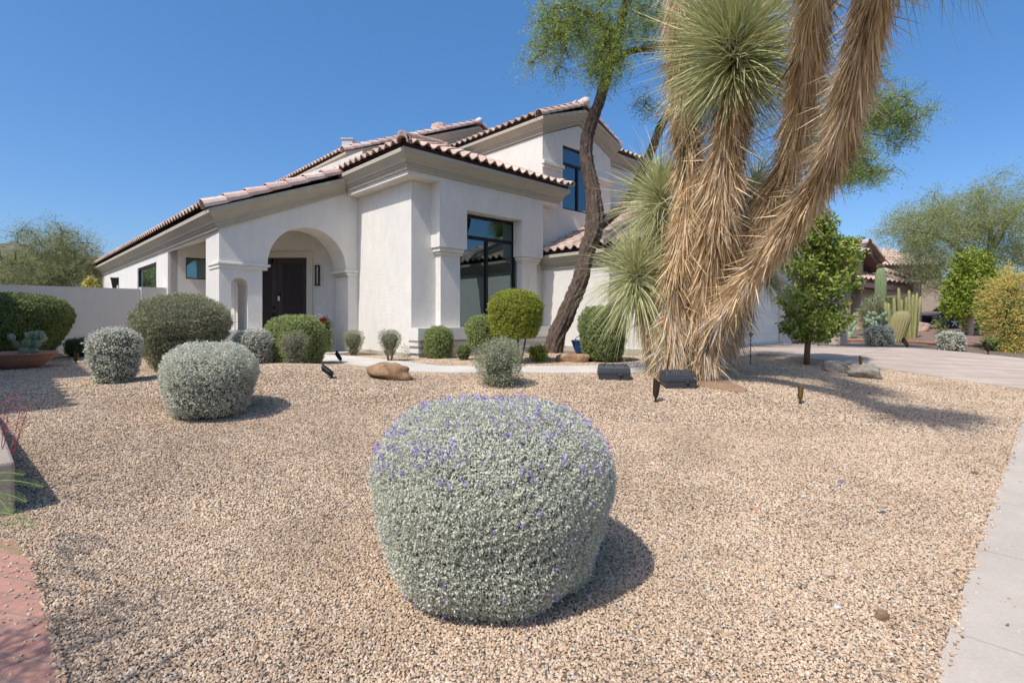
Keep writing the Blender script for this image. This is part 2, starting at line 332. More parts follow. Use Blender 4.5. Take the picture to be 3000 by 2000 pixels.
def fB(v0): return lambda a, d, z: uv(a, v0+d, z)          # plate facing -v; a = u
def fA(u0): return lambda a, d, z: uv(u0+d, a, z)          # plate facing -u; a = v
PROF = [(.27, 0), (.27, -.09), (.245, -.10), (.20, -.15), (.14, -.21), (.125, -.27), (.09, -.275), (.09, -.32), (.055, -.33), (.055, -.40), (-.04, -.40), (-.04, 0)]
FASP = [(.215, .002), (.215, .11), (.17, .11), (.17, .002)]
def sweep(mb, prof, path, scale=1.0):
    """path in (u, v, z); outward is to the right of the direction of travel"""
    n = len(path); k = len(prof); V = []
    for i in range(n):
        ds = []
        if i > 0: ds.append((path[i][0]-path[i-1][0], path[i][1]-path[i-1][1]))
        if i < n-1: ds.append((path[i+1][0]-path[i][0], path[i+1][1]-path[i][1]))
        ns = []
        for dx, dy in ds:
            l = math.hypot(dx, dy); ns.append((dy/l, -dx/l))
        if len(ns) == 2:
            sx, sy = ns[0][0]+ns[1][0], ns[0][1]+ns[1][1]; d = 1+ns[0][0]*ns[1][0]+ns[0][1]*ns[1][1]; nx, ny = sx/d, sy/d
        else: nx, ny = ns[0]
        for (o, z) in prof: V.append(uv(path[i][0]+nx*o*scale, path[i][1]+ny*o*scale, path[i][2]+z*scale))
    Fc = [(i*k+j, i*k+(j+1) % k, (i+1)*k+(j+1) % k, (i+1)*k+j) for i in range(n-1) for j in range(k)]
    Fc += [tuple(range(k)), tuple(range(n*k-1, (n-1)*k-1, -1))]
    mb.add(V, Fc)
TP, TL = .285, .37
def tiles(mbV, mbR, O, E, U, W, L, inside=None, S=8):
    """barrel tile sheet: origin O, eave direction E, up-slope direction U (unit, 3-D)"""
    O = np.array(O, float); E = np.array(E, float); U = np.array(U, float); E /= np.linalg.norm(E); U /= np.linalg.norm(U); N = np.cross(E, U); N = N if N[2] > 0 else -N
    nx = int(W/TP*S); ny = int(math.ceil(L/TL)); dx = W/nx
    x = np.arange(nx+1)*dx; ph = (x/TP) % 1.0
    h = np.where(ph < .58, .075*np.sin(ph/.58*np.pi), -.022*np.sin((ph-.58)/.42*np.pi)) 
    for j in range(ny):
        y0, y1 = j*TL, min((j+1)*TL+.04, L+.04)
        a = O + x[:, None]*E + y0*U + (h[:, None]+.035)*N; b = O + x[:, None]*E + y1*U + h[:, None]*N; c = a - .03*N
        q = np.stack([a[:-1], a[1:], b[1:], b[:-1]], 1); q2 = np.stack([c[:-1], c[1:], a[1:], a[:-1]], 1)
        xm = (x[:-1]+x[1:])/2; ok = np.ones(nx, bool) if inside is None else np.array([inside(t, y0+TL/2) for t in xm])
        col = np.floor(xm/TP).astype(int); rr = np.array([(math.sin(cc*12.9898+j*78.233+O[0])*43758.5453) % 1 for cc in col])
        mbV.append(q[ok]); mbR.append(rr[ok]); mbV.append(q2[ok]); mbR.append(rr[ok])
def capline(mb, p0, p1, r=.125, ln=.40, white_end=False, up=(0, 0, 1)):
    p0 = np.array(p0, float); p1 = np.array(p1, float); L = np.linalg.norm(p1-p0); d = (p1-p0)/L; n = max(1, int(round(L/ln))); st = L/n
    up = np.array(up, float); s_ = np.cross(d, up); s_ /= np.linalg.norm(s_); u_ = np.cross(s_, d)
    for i in range(n):
        a = p0+d*(i*st-.03); b = p0+d*((i+1)*st+.04); r0 = r*1.10; r1 = r*.88; V = []
        for (c, rr, lift) in ((a, r0, .02), (b, r1, -.01)):
            for k in range(9):
                t = math.pi*(k/8*1.16-.08); V.append(c + s_*math.cos(t)*rr + u_*(math.sin(t)*rr+lift))
        for k in range(9):
            t = math.pi*(k/8*1.16-.08); V.append(a + s_*math.cos(t)*(r0-.02) + u_*(math.sin(t)*(r0-.02)+.02))
        mb.add(V, [(k, k+1, 9+k+1, 9+k) for k in range(8)] + [(18+k, 18+k+1, k+1, k) for k in range(8)], random.random())
# ------------------------------------------------------------------ ground, paving, hills
def axis(lo, hi, st, far):
    a = list(np.arange(lo, hi+st/2, st)); d = st
    while a[-1] < far: d *= 1.35; a.append(a[-1]+d)
    d = st
    while a[0] > -far: d *= 1.35; a.insert(0, a[0]-d)
    return np.array(a)
def grid_mesh(name, X, Y, Z, mat, parent=None):
    ny, nx = X.shape; V = np.stack([X, Y, Z], -1).reshape(-1, 3)
    i = np.arange(ny-1)[:, None]*nx + np.arange(nx-1)[None, :]; Fc = np.stack([i, i+1, i+1+nx, i+nx], -1).reshape(-1, 4)
    me = bpy.data.meshes.new(name); me.from_pydata(V.tolist(), [], Fc.tolist()); me.materials.append(mat); me.shade_smooth(); me.update()
    return link(name, me, parent)
ax_, ay_ = axis(-12, 20, .12, 1500), axis(0, 20, .12, 1500)
X, Y = np.meshgrid(ax_, ay_); Z = zg(X, Y)
tag(grid_mesh('ground', X, Y, Z, M_GRAV), kind='structure')
def drape(name, pairs, mat, dz, th, sub=6, cross=4):
    """a ribbon of paving between two edges given as pairs of ground points, with a thickness"""
    pr = []
    for i in range(len(pairs)-1):
        for k in range(sub):
            t = k/sub; pr.append(tuple(np.array(pairs[i][j][:2])*(1-t)+np.array(pairs[i+1][j][:2])*t for j in (0, 1)))
    pr.append(tuple(np.array(pairs[-1][j][:2]) for j in (0, 1)))
    mb = MB(); V = []; n = cross+1
    for a, b in pr:
        for k in range(n):
            p = a*(1-k/cross)+b*k/cross; V.append((p[0], p[1], float(zg(*p))+dz))
    m = len(pr); V += [(x, y, z-th) for x, y, z in V]; N = m*n
    Fc = [(i*n+k, i*n+k+1, (i+1)*n+k+1, (i+1)*n+k) for i in range(m-1) for k in range(cross)]
    for i in range(m-1): Fc += [(i*n, (i+1)*n, (i+1)*n+N, i*n+N), (i*n+cross, i*n+cross+N, (i+1)*n+cross+N, (i+1)*n+cross)]
    Fc += [(k, k+N, k+1+N, k+1) for k in range(cross)] + [((m-1)*n+k, (m-1)*n+k+1, (m-1)*n+k+1+N, (m-1)*n+k+N) for k in range(cross)]
    mb.add(V, Fc); return mb.build(name, mat), np.array([[*a, *b] for a, b in pr])
# front walk
far_e = [(905, 1036), (1000, 1043), (1075, 1049), (1150, 1057), (1220, 1066), (1290, 1074), (1400, 1075.5), (1550, 1075), (1700, 1074), (1850, 1070), (2000, 1060), (2135, 1048)]
near_e = [(915, 1052), (985, 1063), (1060, 1074), (1120, 1083), (1180, 1090), (1290, 1093.5), (1400, 1093.5), (1550, 1093.5), (1700, 1094), (1850, 1095), (2000, 1086), (2165, 1067)]
walk_pairs = [(gpt(*a), gpt(*b)) for a, b in zip(far_e, near_e)]
o, walk_pr = drape('front_path', walk_pairs, M_CONC, .022, .06); tag(o, kind='structure')
# driveway in house axes with score joints left as gaps between panels
DU0, DU1 = 13.45, 19.35
us = [10.6, 13.45, 16.4, 19.35]; vs = [.37, 3.4, 6.45]
mb = MB()
def panel(mb, u0, u1, v0, v1, dz, nu=8, nv=8, th=.05, g=.006):
    u0 += g; u1 -= g; v0 += g; v1 -= g; V = []
    for i in range(nv+1):
        for k in range(nu+1):
            x, y, _ = uv(u0+(u1-u0)*k/nu, v0+(v1-v0)*i/nv); V.append((x, y, float(zg(x, y))+dz))
    N = len(V); n = nu+1; V += [(x, y, z-th) for x, y, z in V]
    Fc = [(i*n+k, i*n+k+1, (i+1)*n+k+1, (i+1)*n+k) for i in range(nv) for k in range(nu)]
    for i in range(nv): Fc += [(i*n, (i+1)*n, (i+1)*n+N, i*n+N), (i*n+nu, i*n+nu+N, (i+1)*n+nu+N, (i+1)*n+nu)]
    Fc += [(k, k+N, k+1+N, k+1) for k in range(nu)] + [(nv*n+k, nv*n+k+1, nv*n+k+1+N, nv*n+k+N) for k in range(nu)]
    mb.add(V, Fc)
for a, b in ((13.45, 16.4), (16.4, 19.35)):
    for c, d in ((.37, 3.4), (3.4, 6.75)): panel(mb, a, b, c, d, .03)
panel(mb, 11.9, 13.45, 5.1, 6.75, .03, 4, 4)
tag(mb.build('driveway', M_DRIVE), kind='structure')
mb = MB()
for k in range(30):
    a = -3.0+1.22*k; panel(mb, a, a+1.22, -1.2, .345, .022, 4, 4, g=.005)
tag(mb.build('sidewalk', M_SIDE), kind='structure')
mb = MB(); panel(mb, -60, 90, -12, -1.55, -.1, 60, 8); tag(mb.build('street', plain('asphalt', (.05, .05, .052), .9, var=.2, bmp=.4, bscale=120)), kind='structure')
mb = MB(); panel(mb, -60, 90, -1.53, -1.215, .015, 90, 2, .25); tag(mb.build('kerb', M_SIDE), kind='structure')
# brick path at lower left
bp = [((-50, 1592), (58, 1588)), ((-80, 1660), (100, 1650)), ((-120, 1740), (122, 1730)), ((-160, 1820), (150, 1812)), ((-200, 1920), (178, 1905)), ((-300, 2060), (205, 2060))]
o, brick_pr = drape('brick_path', [(gpt(*a), gpt(*b)) for a, b in bp], M_BRICK, .012, .05); tag(o, kind='structure')
dp_ = [((2035, 1118), (2030, 1126)), ((2080, 1116), (2075, 1136)), ((2130, 1120), (2125, 1146)), ((2165, 1130), (2160, 1150)), ((2190, 1142), (2180, 1150))]
o, dirt_pr = drape('bare_soil', [(gpt(*a), gpt(*b)) for a, b in dp_], M_DIRT, .018, .03); tag(o, kind='structure')
# red mulch bed beyond the driveway
mp = [((2452, 988), (2452, 1000)), ((2530, 978), (2530, 1003)), ((2620, 962), (2620, 1006)), ((2750, 958), (2750, 1011)), ((2860, 958), (2860, 1015)), ((3010, 958), (3010, 1021)), ((3200, 960), (3200, 1030))]
o, _ = drape('mulch_bed', [(gpt(*a), gpt(*b)) for a, b in mp], M_MULCH, .03, .05, 8, 12); tag(o, kind='structure')
# hills
def hill(name, prof, Y0, depth, mat):
    xs = np.array([p[0] for p in prof]); ys = np.array([p[1] for p in prof]); px = np.linspace(xs[0], xs[-1], 160)
    top = np.interp(px, xs, ys) + 3*np.sin(px*.11)+2*np.sin(px*.31+1)+1.2*np.sin(px*.73+2)
    rows = []
    for t in np.linspace(0, 1, 14):
        Yr = Y0 + depth*t; zt = CAMZ+(HY-top)/F*(Y0+depth)
        z = zt*t**1.25 + 6*np.sin(px*.07+t*9)*(t*(1-t)*2) - 1.5*(1-t)
        rows.append(np.stack([(px-CX)/F*Yr, np.full_like(px, Yr), z], -1))
    rows.append(rows[-1]+np.array([0, 60, -40])); A = np.array(rows)
    return tag(grid_mesh(name, A[..., 0], A[..., 1], A[..., 2], mat), kind='structure')
hill('hills', [(-500, 790), (-250, 740), (-60, 722), (10, 712), (45, 706), (75, 716), (120, 738), (180, 752), (230, 757), (280, 752), (330, 772), (420, 806), (560, 840), (800, 880), (1100, 905)], 420, 260, M_HILL)
# ------------------------------------------------------------------ the house
house = thing('house', 'large pale stucco house with arched entry, barrel tile roofs and black framed windows', 'house', uv(6.7, 10.4))
H = house
def sk(v): return 3.33 - .0195*(v-12.99)            # the left wing's wall line
def fW(n0): return lambda a, d, z: uv(sk(a)+n0+d, a, z)
def arc(cu, cz, r, n=14, a0=0, a1=math.pi): return [(cu+r*math.cos(a0+(a1-a0)*i/n), cz+r*math.sin(a0+(a1-a0)*i/n)) for i in range(n+1)]
# tall block
mb = MB(); slab(mb, [(10.65, 0), (12.99, 0), (12.99, 5.0), (10.65, 4.36)], [], fA(6.70), 0, .3)
mb.build('wall', M_ST, H)
mb = MB(); slab(mb, [(6.70, 0), (11.4, 0), (11.4, 4.3), (6.70, 4.3)], [[(7.95, .66), (10.17, .66), (10.17, 3.6), (7.95, 3.6)]], fB(10.4), 0, .25)
mb.build('wall', M_ST, H)
mb = MB(); mb.ubox(6.377, 11.45, 10.05, 10.398, 4.135, 4.25); mb.ubox(6.377, 6.698, 10.398, 12.985, 4.135, 4.25)
mb.build('eave_beam', M_ST, H)
# upper pilaster face with the window cut out of it
mb = MB(); slab(mb, [(7.254, 2.60), (8.08, 2.60), (8.08, 3.574), (10.0, 3.574), (10.0, 2.60), (10.83, 2.60), (10.83, 4.133), (7.254, 4.133)], [], fB(10.05), 0, .348)
mb.build('window_surround', M_ST, H)
for a, b in ((7.389, 7.98), (10.14, 10.73)):
    mb = MB(); mb.ubox(a, b, 10.2, 10.399, .68, 2.44); mb.build('pilaster', M_ST, H)
    mb = MB(); mb.ubox(a-.045, b+.045, 10.15, 10.399, 2.44, 2.50); mb.ubox(a-.095, b+.055, 10.10, 10.399, 2.50, 2.60); mb.build('capital', M_ST, H, bevel=.012)
mb = MB(); mb.ubox(6.587, 11.15, 9.946, 10.398, .40, .683); mb.ubox(6.63, 11.15, 10.0, 10.398, .34, .40); mb.ubox(6.60, 11.15, 9.97, 10.398, .27, .34)
mb.ubox(6.65, 11.15, 10.03, 10.398, .19, .27); mb.ubox(6.62, 11.15, 9.99, 10.398, .11, .19); mb.ubox(6.67, 11.15, 10.05, 10.398, -.05, .11)
mb.build('window_ledge', M_ST, H)
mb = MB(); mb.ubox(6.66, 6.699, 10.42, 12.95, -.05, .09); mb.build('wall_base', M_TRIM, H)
def window(u0, u1, v, z0, z1, tz=None, mu=None, bar=.055, curtain=None, name='window', face='B', hopper=None):
    f = MB(); B = f.ubox if face == 'B' else (lambda a, b, c, d, e, g: f.ubox(c, d, a, b, e, g))
    B(u0, u0+bar, v-.04, v+.04, z0, z1); B(u1-bar, u1, v-.04, v+.04, z0, z1); B(u0+bar, u1-bar, v-.04, v+.04, z0, z0+bar); B(u0+bar, u1-bar, v-.04, v+.04, z1-bar, z1)
    zt = z1-bar
    if tz: B(u0+bar, u1-bar, v-.035, v+.035, tz-.045, tz+.045); zt = tz-.045
    if mu: B(mu-.04, mu+.04, v-.045, v+.03, z0+bar, zt)
    fr = f.build(name, M_BLK, H, bevel=.004)
    g = MB()
    if face == 'B': g.ubox(u0+bar*.6, u1-bar*.6, v-.004, v+.004, z0+bar*.6, z1-bar*.6)
    else: g.ubox(v-.004, v+.004, u0+bar*.6, u1-bar*.6, z0+bar*.6, z1-bar*.6)
    g.build('pane', M_GL, fr)
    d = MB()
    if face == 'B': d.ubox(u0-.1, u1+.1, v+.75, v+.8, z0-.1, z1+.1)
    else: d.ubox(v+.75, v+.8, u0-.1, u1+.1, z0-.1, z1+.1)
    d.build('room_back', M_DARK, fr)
    if curtain:
        for (c0, c1, cz0, cz1) in curtain:
            n = int((c1-c0)/.012); us_ = np.linspace(c0, c1, n+1); dp = v+.09+.035*np.sin(us_*58+.6*np.sin(us_*9))
            q = []
            for i in range(n): q += [uv(us_[i], dp[i], cz0), uv(us_[i+1], dp[i+1], cz0), uv(us_[i+1], dp[i+1], cz1), uv(us_[i], dp[i], cz1)]
            quads('curtain', q, M_CURT, fr, RNG.random(n), world=True)
    return fr
window(7.92, 10.06, 10.44, .64, 3.55, 2.985, 9.03, curtain=[(9.05, 9.62, .7, 3.5), (9.72, 9.98, .7, 3.5), (7.98, 8.1, .7, 2.9)])
# arch wall of the entry
def Rz(u): return 3.28+.43*(u-3.03)                   # top of the rake cornice
A1 = [(3.33, 0), (4.25, 0), (4.25, 2.04), (4.37, 2.04), (4.37, 2.18)] + [(5.36+.99*math.cos(t), 2.19+1.0*math.sin(t)) for t in np.linspace(math.pi, 0, 25)] + [(6.35, 2.18), (6.35, 2.04), (6.41, 2.04), (6.41, 0), (6.698, 0), (6.698, Rz(6.7)-.25), (3.33, Rz(3.33)-.33)]
niche = [(3.57, .62), (3.93, .62)] + [(3.75+.18*math.cos(t), 1.66+.18*math.sin(t)) for t in np.linspace(0, math.pi, 12)]
mb = MB(); slab(mb, A1, [niche], fB(12.99), 0, .75); mb.build('arch_wall', M_ST, H)
mb = MB(); mb.ubox(3.33, 3.42, 13.742, 14.1, 0, 2.9); mb.build('wall', M_ST, H)
mb = MB(); mb.ubox(3.29, 4.42, 12.93, 13.78, 2.12, 2.18); mb.ubox(3.31, 4.36, 12.955, 13.76, 2.04, 2.12); mb.build('capital', M_ST, H, bevel=.012)
mb = MB(); mb.ubox(6.29, 6.695, 12.93, 13.78, 2.12, 2.18); mb.ubox(6.35, 6.695, 12.955, 13.76, 2.04, 2.12); mb.build('capital', M_ST, H, bevel=.012)
mb = MB(); mb.ubox(3.42, 4.2, 12.75, 12.985, -.1, .615); mb.build('planter_ledge', M_ST, H)
mb = MB(); mb.ubox(6.38, 6.69, 12.98, 14.0, -.05, .10); 
# porch floor, rear walls, sloping porch ceiling
mb = MB(); mb.ubox(3.36, 6.72, 12.6, 17.9, -.3, .03); mb.build('porch_floor', M_CONC, H)
Yd = 14.6
def fD(a, d, z): return (a, Yd+d, z)
dx0, dx1 = (722-CX)/F*Yd, (899.6-CX)/F*Yd; dz1 = CAMZ+178/F*Yd
mb = MB(); slab(mb, [(-7.85, 0), (dx0-.10, 0), (dx0-.10, dz1+.10), (dx1+.10, dz1+.10), (dx1+.10, 0), (-4.2, 0), (-4.2, 5.6), (-7.85, 4.1)], [], fD, 0, .2); mb.build('wall', M_ST, H)
mb = MB(); slab(mb, [(dx0-.16, 0), (dx0, 0), (dx0, dz1), (dx1, dz1), (dx1, 0), (dx1+.16, 0), (dx1+.16, dz1+.15), (dx0-.16, dz1+.15)], [], fD, -.035, .12); mb.build('door_frame', M_DFR, H, bevel=.01)
xm = (811-CX)/F*Yd
for s, (a, b) in enumerate(((dx0+.005, xm-.006), (xm+.006, dx1-.005))):
    mb = MB(); mb.box((a, Yd+.03, .02), (b, Yd+.09, dz1-.01))
    for q in ((a, a+.15, .04, dz1-.02), (b-.10 if s else b-.15, b, .04, dz1-.02), (a+.15, b-.10, dz1-.16, dz1-.02), (a+.15, b-.10, .04, .28)): mb.box((q[0], Yd+.015, q[2]), (q[1], Yd+.035, q[3]))
    k = a+.15
    while k < b-.12: mb.box((k, Yd+.018, .28), (k+.016, Yd+.04, dz1-.16)); k += .032
    dr = mb.build('front_door', M_DOOR, H)
    if s == 0:
        h = MB(); h.box((b-.115, Yd-.02, 1.15), (b-.05, Yd+.02, 1.24)); h.build('lock', M_BLK, dr, bevel=.01)
        h = MB(); h.tube([(b-.08, Yd-.05, .62), (b-.08, Yd-.07, .8), (b-.08, Yd-.05, 1.0)], .012); h.box((b-.11, Yd-.01, .95), (b-.05, Yd+.02, 1.06)); h.box((b-.1, Yd-.05, .60), (b-.06, Yd+.02, .64)); h.build('handle', M_BLK, dr)
    else:
        h = MB(); h.box((a+.03, Yd-.03, 1.40), (a+.085, Yd+.0, 1.53)); h.build('key_box', M_WH, dr, bevel=.008)
        h = MB(); h.box((a+.02, Yd-.02, 1.53), (a+.095, Yd+.02, 1.60)); h.build('lock', M_BLK, dr, bevel=.008)
# wall light right of the doors
lx = (932-CX)/F*Yd; zl0, zl1 = CAMZ+(HY-837)/F*Yd, CAMZ+(HY-778)/F*Yd
mb = MB(); mb.box((lx-.065, Yd-.10, zl0), (lx+.065, Yd-.0, zl0+.03)); mb.box((lx-.065, Yd-.10, zl1-.03), (lx+.065, Yd-.0, zl1)); mb.box((lx-.055, Yd-.09, zl0), (lx-.03, Yd-.0, zl1)); mb.box((lx+.03, Yd-.09, zl0), (lx+.055, Yd-.0, zl1))
wl = thing('wall_lantern', 'tall black wall lantern right of the dark double front doors', 'wall lamp', (lx, Yd, zl0)); mb.build('frame', M_BLK, wl)
mb = MB(); mb.tube([(lx, Yd-.05, zl0+.03), (lx, Yd-.05, zl1-.03)], .026, 10); mb.build('glass_tube', M_DFR, wl)
mb = MB(); bx_, bz_ = (938-CX)/F*Yd, CAMZ+(HY-902)/F*Yd; mb.box((bx_-.025, Yd-.02, bz_-.035), (bx_+.025, Yd, bz_+.035)); tag(mb.build('doorbell', M_WH, None, bevel=.006), 'small white doorbell button on the porch wall under the lantern', 'doorbell')
mb = MB(); slab(mb, [(15.9, 0), (17.85, 0), (17.85, 4.2), (15.9, 4.2)], [], fA(4.46), 0, .2)
slab(mb, [(3.30, 0), (4.9, 0), (4.9, 4.0), (3.30, 3.1)], [[(3.69, 2.08), (4.42, 2.08), (4.42, 2.72), (3.69, 2.72)]], fB(17.85), 0, .2); mb.build('wall', M_ST, H)
window(3.69, 4.42, 17.93, 2.08, 2.72, bar=.03)
mb = MB(); V = [uv(u, v, 2.86+.43*(u-3.33)+dz) for dz in (0, .12) for u, v in ((sk(13.75)+.0, 13.75), (6.6, 13.75), (6.6, 17.8), (sk(17.8)+.0, 17.8))]
mb.add(V, [(3, 2, 1, 0), (4, 5, 6, 7), (0, 1, 5, 4), (1, 2, 6, 5), (2, 3, 7, 6), (3, 0, 4, 7)]); mb.build('porch_ceiling', M_ST, H)
# left wing wall with its window
mb = MB(); slab(mb, [(17.85, 0), (32.2, 0), (32.2, 2.95), (17.85, 2.95)], [[(19.35, .9), (22.35, .9), (22.35, 2.66), (19.35, 2.66)]], fW(0), 0, .25)
mb.ubox(sk(32.2), 8, 32.2, 32.45, 0, 2.9); mb.build('wall', M_ST, H)
f = MB()
for a, b, z0, z1 in ((19.35, 19.42, .9, 2.66), (22.27, 22.35, .9, 2.66), (19.42, 22.27, 2.59, 2.66), (19.42, 22.27, .9, .97)): slab(f, [(a, z0), (b, z0), (b, z1), (a, z1)], [], fW(0), .03, .12)
fr = f.build('window', M_BLK, H); g = MB(); slab(g, [(19.4, .95), (22.3, .95), (22.3, 2.62), (19.4, 2.62)], [], fW(0), .07, .08); g.build('pane', M_GL, fr)
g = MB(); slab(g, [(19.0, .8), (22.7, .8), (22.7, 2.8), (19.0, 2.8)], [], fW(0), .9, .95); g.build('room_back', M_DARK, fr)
mb = MB(); pL = uv(sk(26.3), 26.3, 2.55)
for zz, rr in ((0, 1), (-.22, .55)): pass
Ml = Matrix.Translation(pL) @ Matrix.Rotation(math.atan2(BD[1], BD[0]), 4, 'Z')
mb.box((-.26, -.11, -.06), (0, .11, .0), Ml); mb.box((-.24, -.13, -.42), (-.02, .13, -.06), Ml, taper=.55)
sc_ = thing('wall_sconce', 'black tapered sconce on the sunlit left wall of the house under the eave', 'wall lamp', pL); mb.build('shade', M_BLK, sc_); mb = MB(); mb.box((-.03, -.06, -.3), (.0, .06, .02), Ml); mb.build('bracket', M_BLK, sc_)
# upper floor with gable
GR = .415
mb = MB(); slab(mb, [(10.652, 2.0), (17.2, 2.0), (17.2, 6.28), (10.652, 6.28)], [], fA(11.19), 0, .25); mb.build('wall', M_ST, H)
mb = MB(); slab(mb, [(11.19, 2.0), (14.55, 2.0), (14.55, 6.28), (12.87, 6.97), (11.19, 6.28)], [[(12.09, 4.25), (13.65, 4.25), (13.65, 6.20), (12.09, 6.20)]], fB(10.402), 0, .25); mb.build('gable_wall', M_ST, H)
window(12.09, 13.65, 10.50, 4.25, 6.20, 5.66, 12.87, curtain=[(12.15, 13.6, 5.9, 6.15)])
for a, b in ((11.16, 12.02), (13.72, 14.58)):
    mb = MB(); mb.ubox(a, b, 10.33, 10.40, 5.33, 5.42); mb.ubox(a-.03, b+.03, 10.28, 10.40, 5.42, 5.53); mb.build('capital', M_ST, H, bevel=.01)
mb = MB(); mb.ubox(14.55, 19.6, 10.9, 11.15, 2, 6.28); mb.build('wall', M_ST, H)
# far upper wing
mb = MB(); slab(mb, [(17.61, 3.0), (23.6, 3.0), (23.6, 6.3), (17.61, 6.3)], [], fA(8.6), 0, .25); slab(mb, [(8.6, 3), (20.2, 3), (20.2, 6.3), (14.4, 8.7), (8.6, 6.3)], [], fB(17.36), 0, .25); mb.build('gable_wall', M_ST, H)
# garage wing
mb = MB(); slab(mb, [(6.86, 0), (10.398, 0), (10.398, 2.35), (6.86, 2.35)], [], fA(11.19), 0, .25); mb.build('wall', M_ST, H)
mb = MB(); mb.ubox(11.14, 11.189, 6.6, 10.35, -.05, .14); mb.build('wall_base', M_TRIM, H)
nw = arc(17.6, 3.05, .33, 12); 
mb = MB(); slab(mb, [(11.19, 0), (14.55, 0), (14.55, 2.13), (19.5, 2.13), (19.5, 0), (20.25, 0), (20.25, 2.3), (15.7, 4.25), (11.19, 2.3)], [[(17.3, 2.62), (17.95, 2.62)] + [(17.625+.325*math.cos(t), 3.0+.36*math.sin(t)) for t in np.linspace(0, math.pi, 10)]], fB(6.58), 0, .28); mb.build('gable_wall', M_ST, H)
mb = MB(); mb.ubox(17.2, 18.05, 6.86, 6.9, 2.5, 3.5); mb.build('wall_niche', M_ST, H)
mb = MB(); mb.ubox(17.22, 18.03, 6.50, 6.58, 2.55, 2.62); mb.build('sill', M_ST, H)
gd = MB(); gd.ubox(14.6, 19.45, 6.80, 6.84, 0.02, 2.13)
for r_ in range(4):
    z0 = .03+r_*.525
    gd.ubox(14.6, 19.45, 6.775, 6.80, z0, z0+.508)
    for c_ in range(6):
        a = 14.72+c_*.80
        for q in ((a, a+.66, z0+.09, z0+.115), (a, a+.66, z0+.39, z0+.415), (a, a+.025, z0+.115, z0+.39), (a+.635, a+.66, z0+.115, z0+.39)): gd.ubox(q[0], q[1], 6.752, 6.776, q[2], q[3])
gd.build('garage_door', M_GDOOR, H)
# cornices (closed swept mouldings) and the brown boards under the tiles
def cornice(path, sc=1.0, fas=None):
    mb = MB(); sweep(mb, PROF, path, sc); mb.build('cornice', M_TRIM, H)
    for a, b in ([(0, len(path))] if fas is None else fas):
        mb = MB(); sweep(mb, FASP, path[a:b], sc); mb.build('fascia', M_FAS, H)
cornice([(sk(32.6), 32.6, 3.30), (3.33, 12.99, 3.30), (6.377, 12.99, 3.30+.43*3.047)], fas=[(0, 2)])
cornice([(6.377, 12.95, 4.64), (6.377, 10.05, 4.64), (11.45, 10.05, 4.64), (11.45, 10.39, 4.64)])
cornice([(11.19, 17.2, 6.70), (11.19, 10.4, 6.70), (12.87, 10.4, 6.70+GR*1.68), (14.55, 10.4, 6.70), (14.55, 10.9, 6.70)], fas=[(0, 2)])
cornice([(14.62, 10.9, 6.69), (19.6, 10.9, 6.69)])
cornice([(8.6, 23.6, 6.70), (8.6, 17.35, 6.70), (14.4, 17.35, 6.70+.418*5.8), (20.2, 17.35, 6.70)], fas=[(0, 2)])
cornice([(11.19, 10.39, 2.70), (11.19, 6.58, 2.70), (15.7, 6.58, 2.70+.42*4.5), (20.25, 6.58, 2.70)], .95, fas=[(0, 2)])
# roofs
EU, EV = np.array([*BD, 0.]), np.array([*AD, 0.])
def roof(parts, caps=(), smooth=False):
    V, Rr = [], []
    for p in parts: tiles(V, Rr, *p)
    quads('tile_roof', np.concatenate(V).reshape(-1, 3), M_TILE, H, np.concatenate(Rr))
    if caps:
        mb = MB()
        for c in caps: capline(mb, *c)
        mb.build('cap_tiles', M_CAP, H, attr=True)
def up(s): return s
def roofplane_under(pts):
    mb = MB(); mb.add([uv(*p) for p in pts]+[uv(p[0], p[1], p[2]-.05) for p in pts], [tuple(range(len(pts))), tuple(range(2*len(pts)-1, len(pts)-1, -1))]); mb.build('roof_deck', M_FAS, H)
S = .43
ed = np.array([(sk(32.9)-.34)-(3.33-.34), 32.9-12.70, 0]); 
E0 = uv(3.33-.335, 12.88, 3.395); E1 = uv(sk(33)-.335, 33.0, 3.395)
roof([(E0, np.array(E1)-np.array(E0), EU+np.array([0, 0, S]), 20.25, 7.0, lambda x, y: not (x < 4.5 and y > 3.25 and False))],
     [(uv(3.01, 12.85, 3.335), uv(6.12, 12.85, 3.335+S*3.11), .155, .46)])
roofplane_under([(3.05, 12.92, 3.36), (9.5, 12.92, 3.36+S*6.45), (9.5, 33, 3.36+S*6.45), (2.66, 33, 3.36)])
A0 = uv(6.05, 9.74, 4.735); c_ = math.sqrt(1+S*S)
roof([(A0, EV, EU+np.array([0, 0, S]), 3.3, 6.0, lambda x, y: y < x*c_),
      (A0, EU, EV+np.array([0, 0, S]), 5.72, 4.0, lambda x, y: y < x*c_ and not (x > 5.2 and y > .6))],
     [(uv(6.14, 9.83, 4.80), uv(9.9, 13.6, 4.80+S*3.76), .14, .30), (uv(11.74, 9.76, 4.77), uv(11.74, 10.4, 4.77+.26), .10, .3)])
mb = MB()
for k in range(4): capline(mb, uv(6.03, 9.72, 4.70+.04*k), uv(6.30, 9.99, 4.80+.04*k), .115-.008*k, .5)
mb.build('cap_tiles', M_CAP, H, attr=True)
roofplane_under([(6.12, 9.81, 4.70), (9.5, 13.2, 4.70+S*3.4), (6.12, 13.2, 4.70)]); roofplane_under([(6.12, 9.81, 4.70), (9.5, 13.2, 4.70+S*3.4), (11.7, 13.2, 4.70+S*3.4), (11.7, 9.81, 4.70)])
zg2 = 6.79
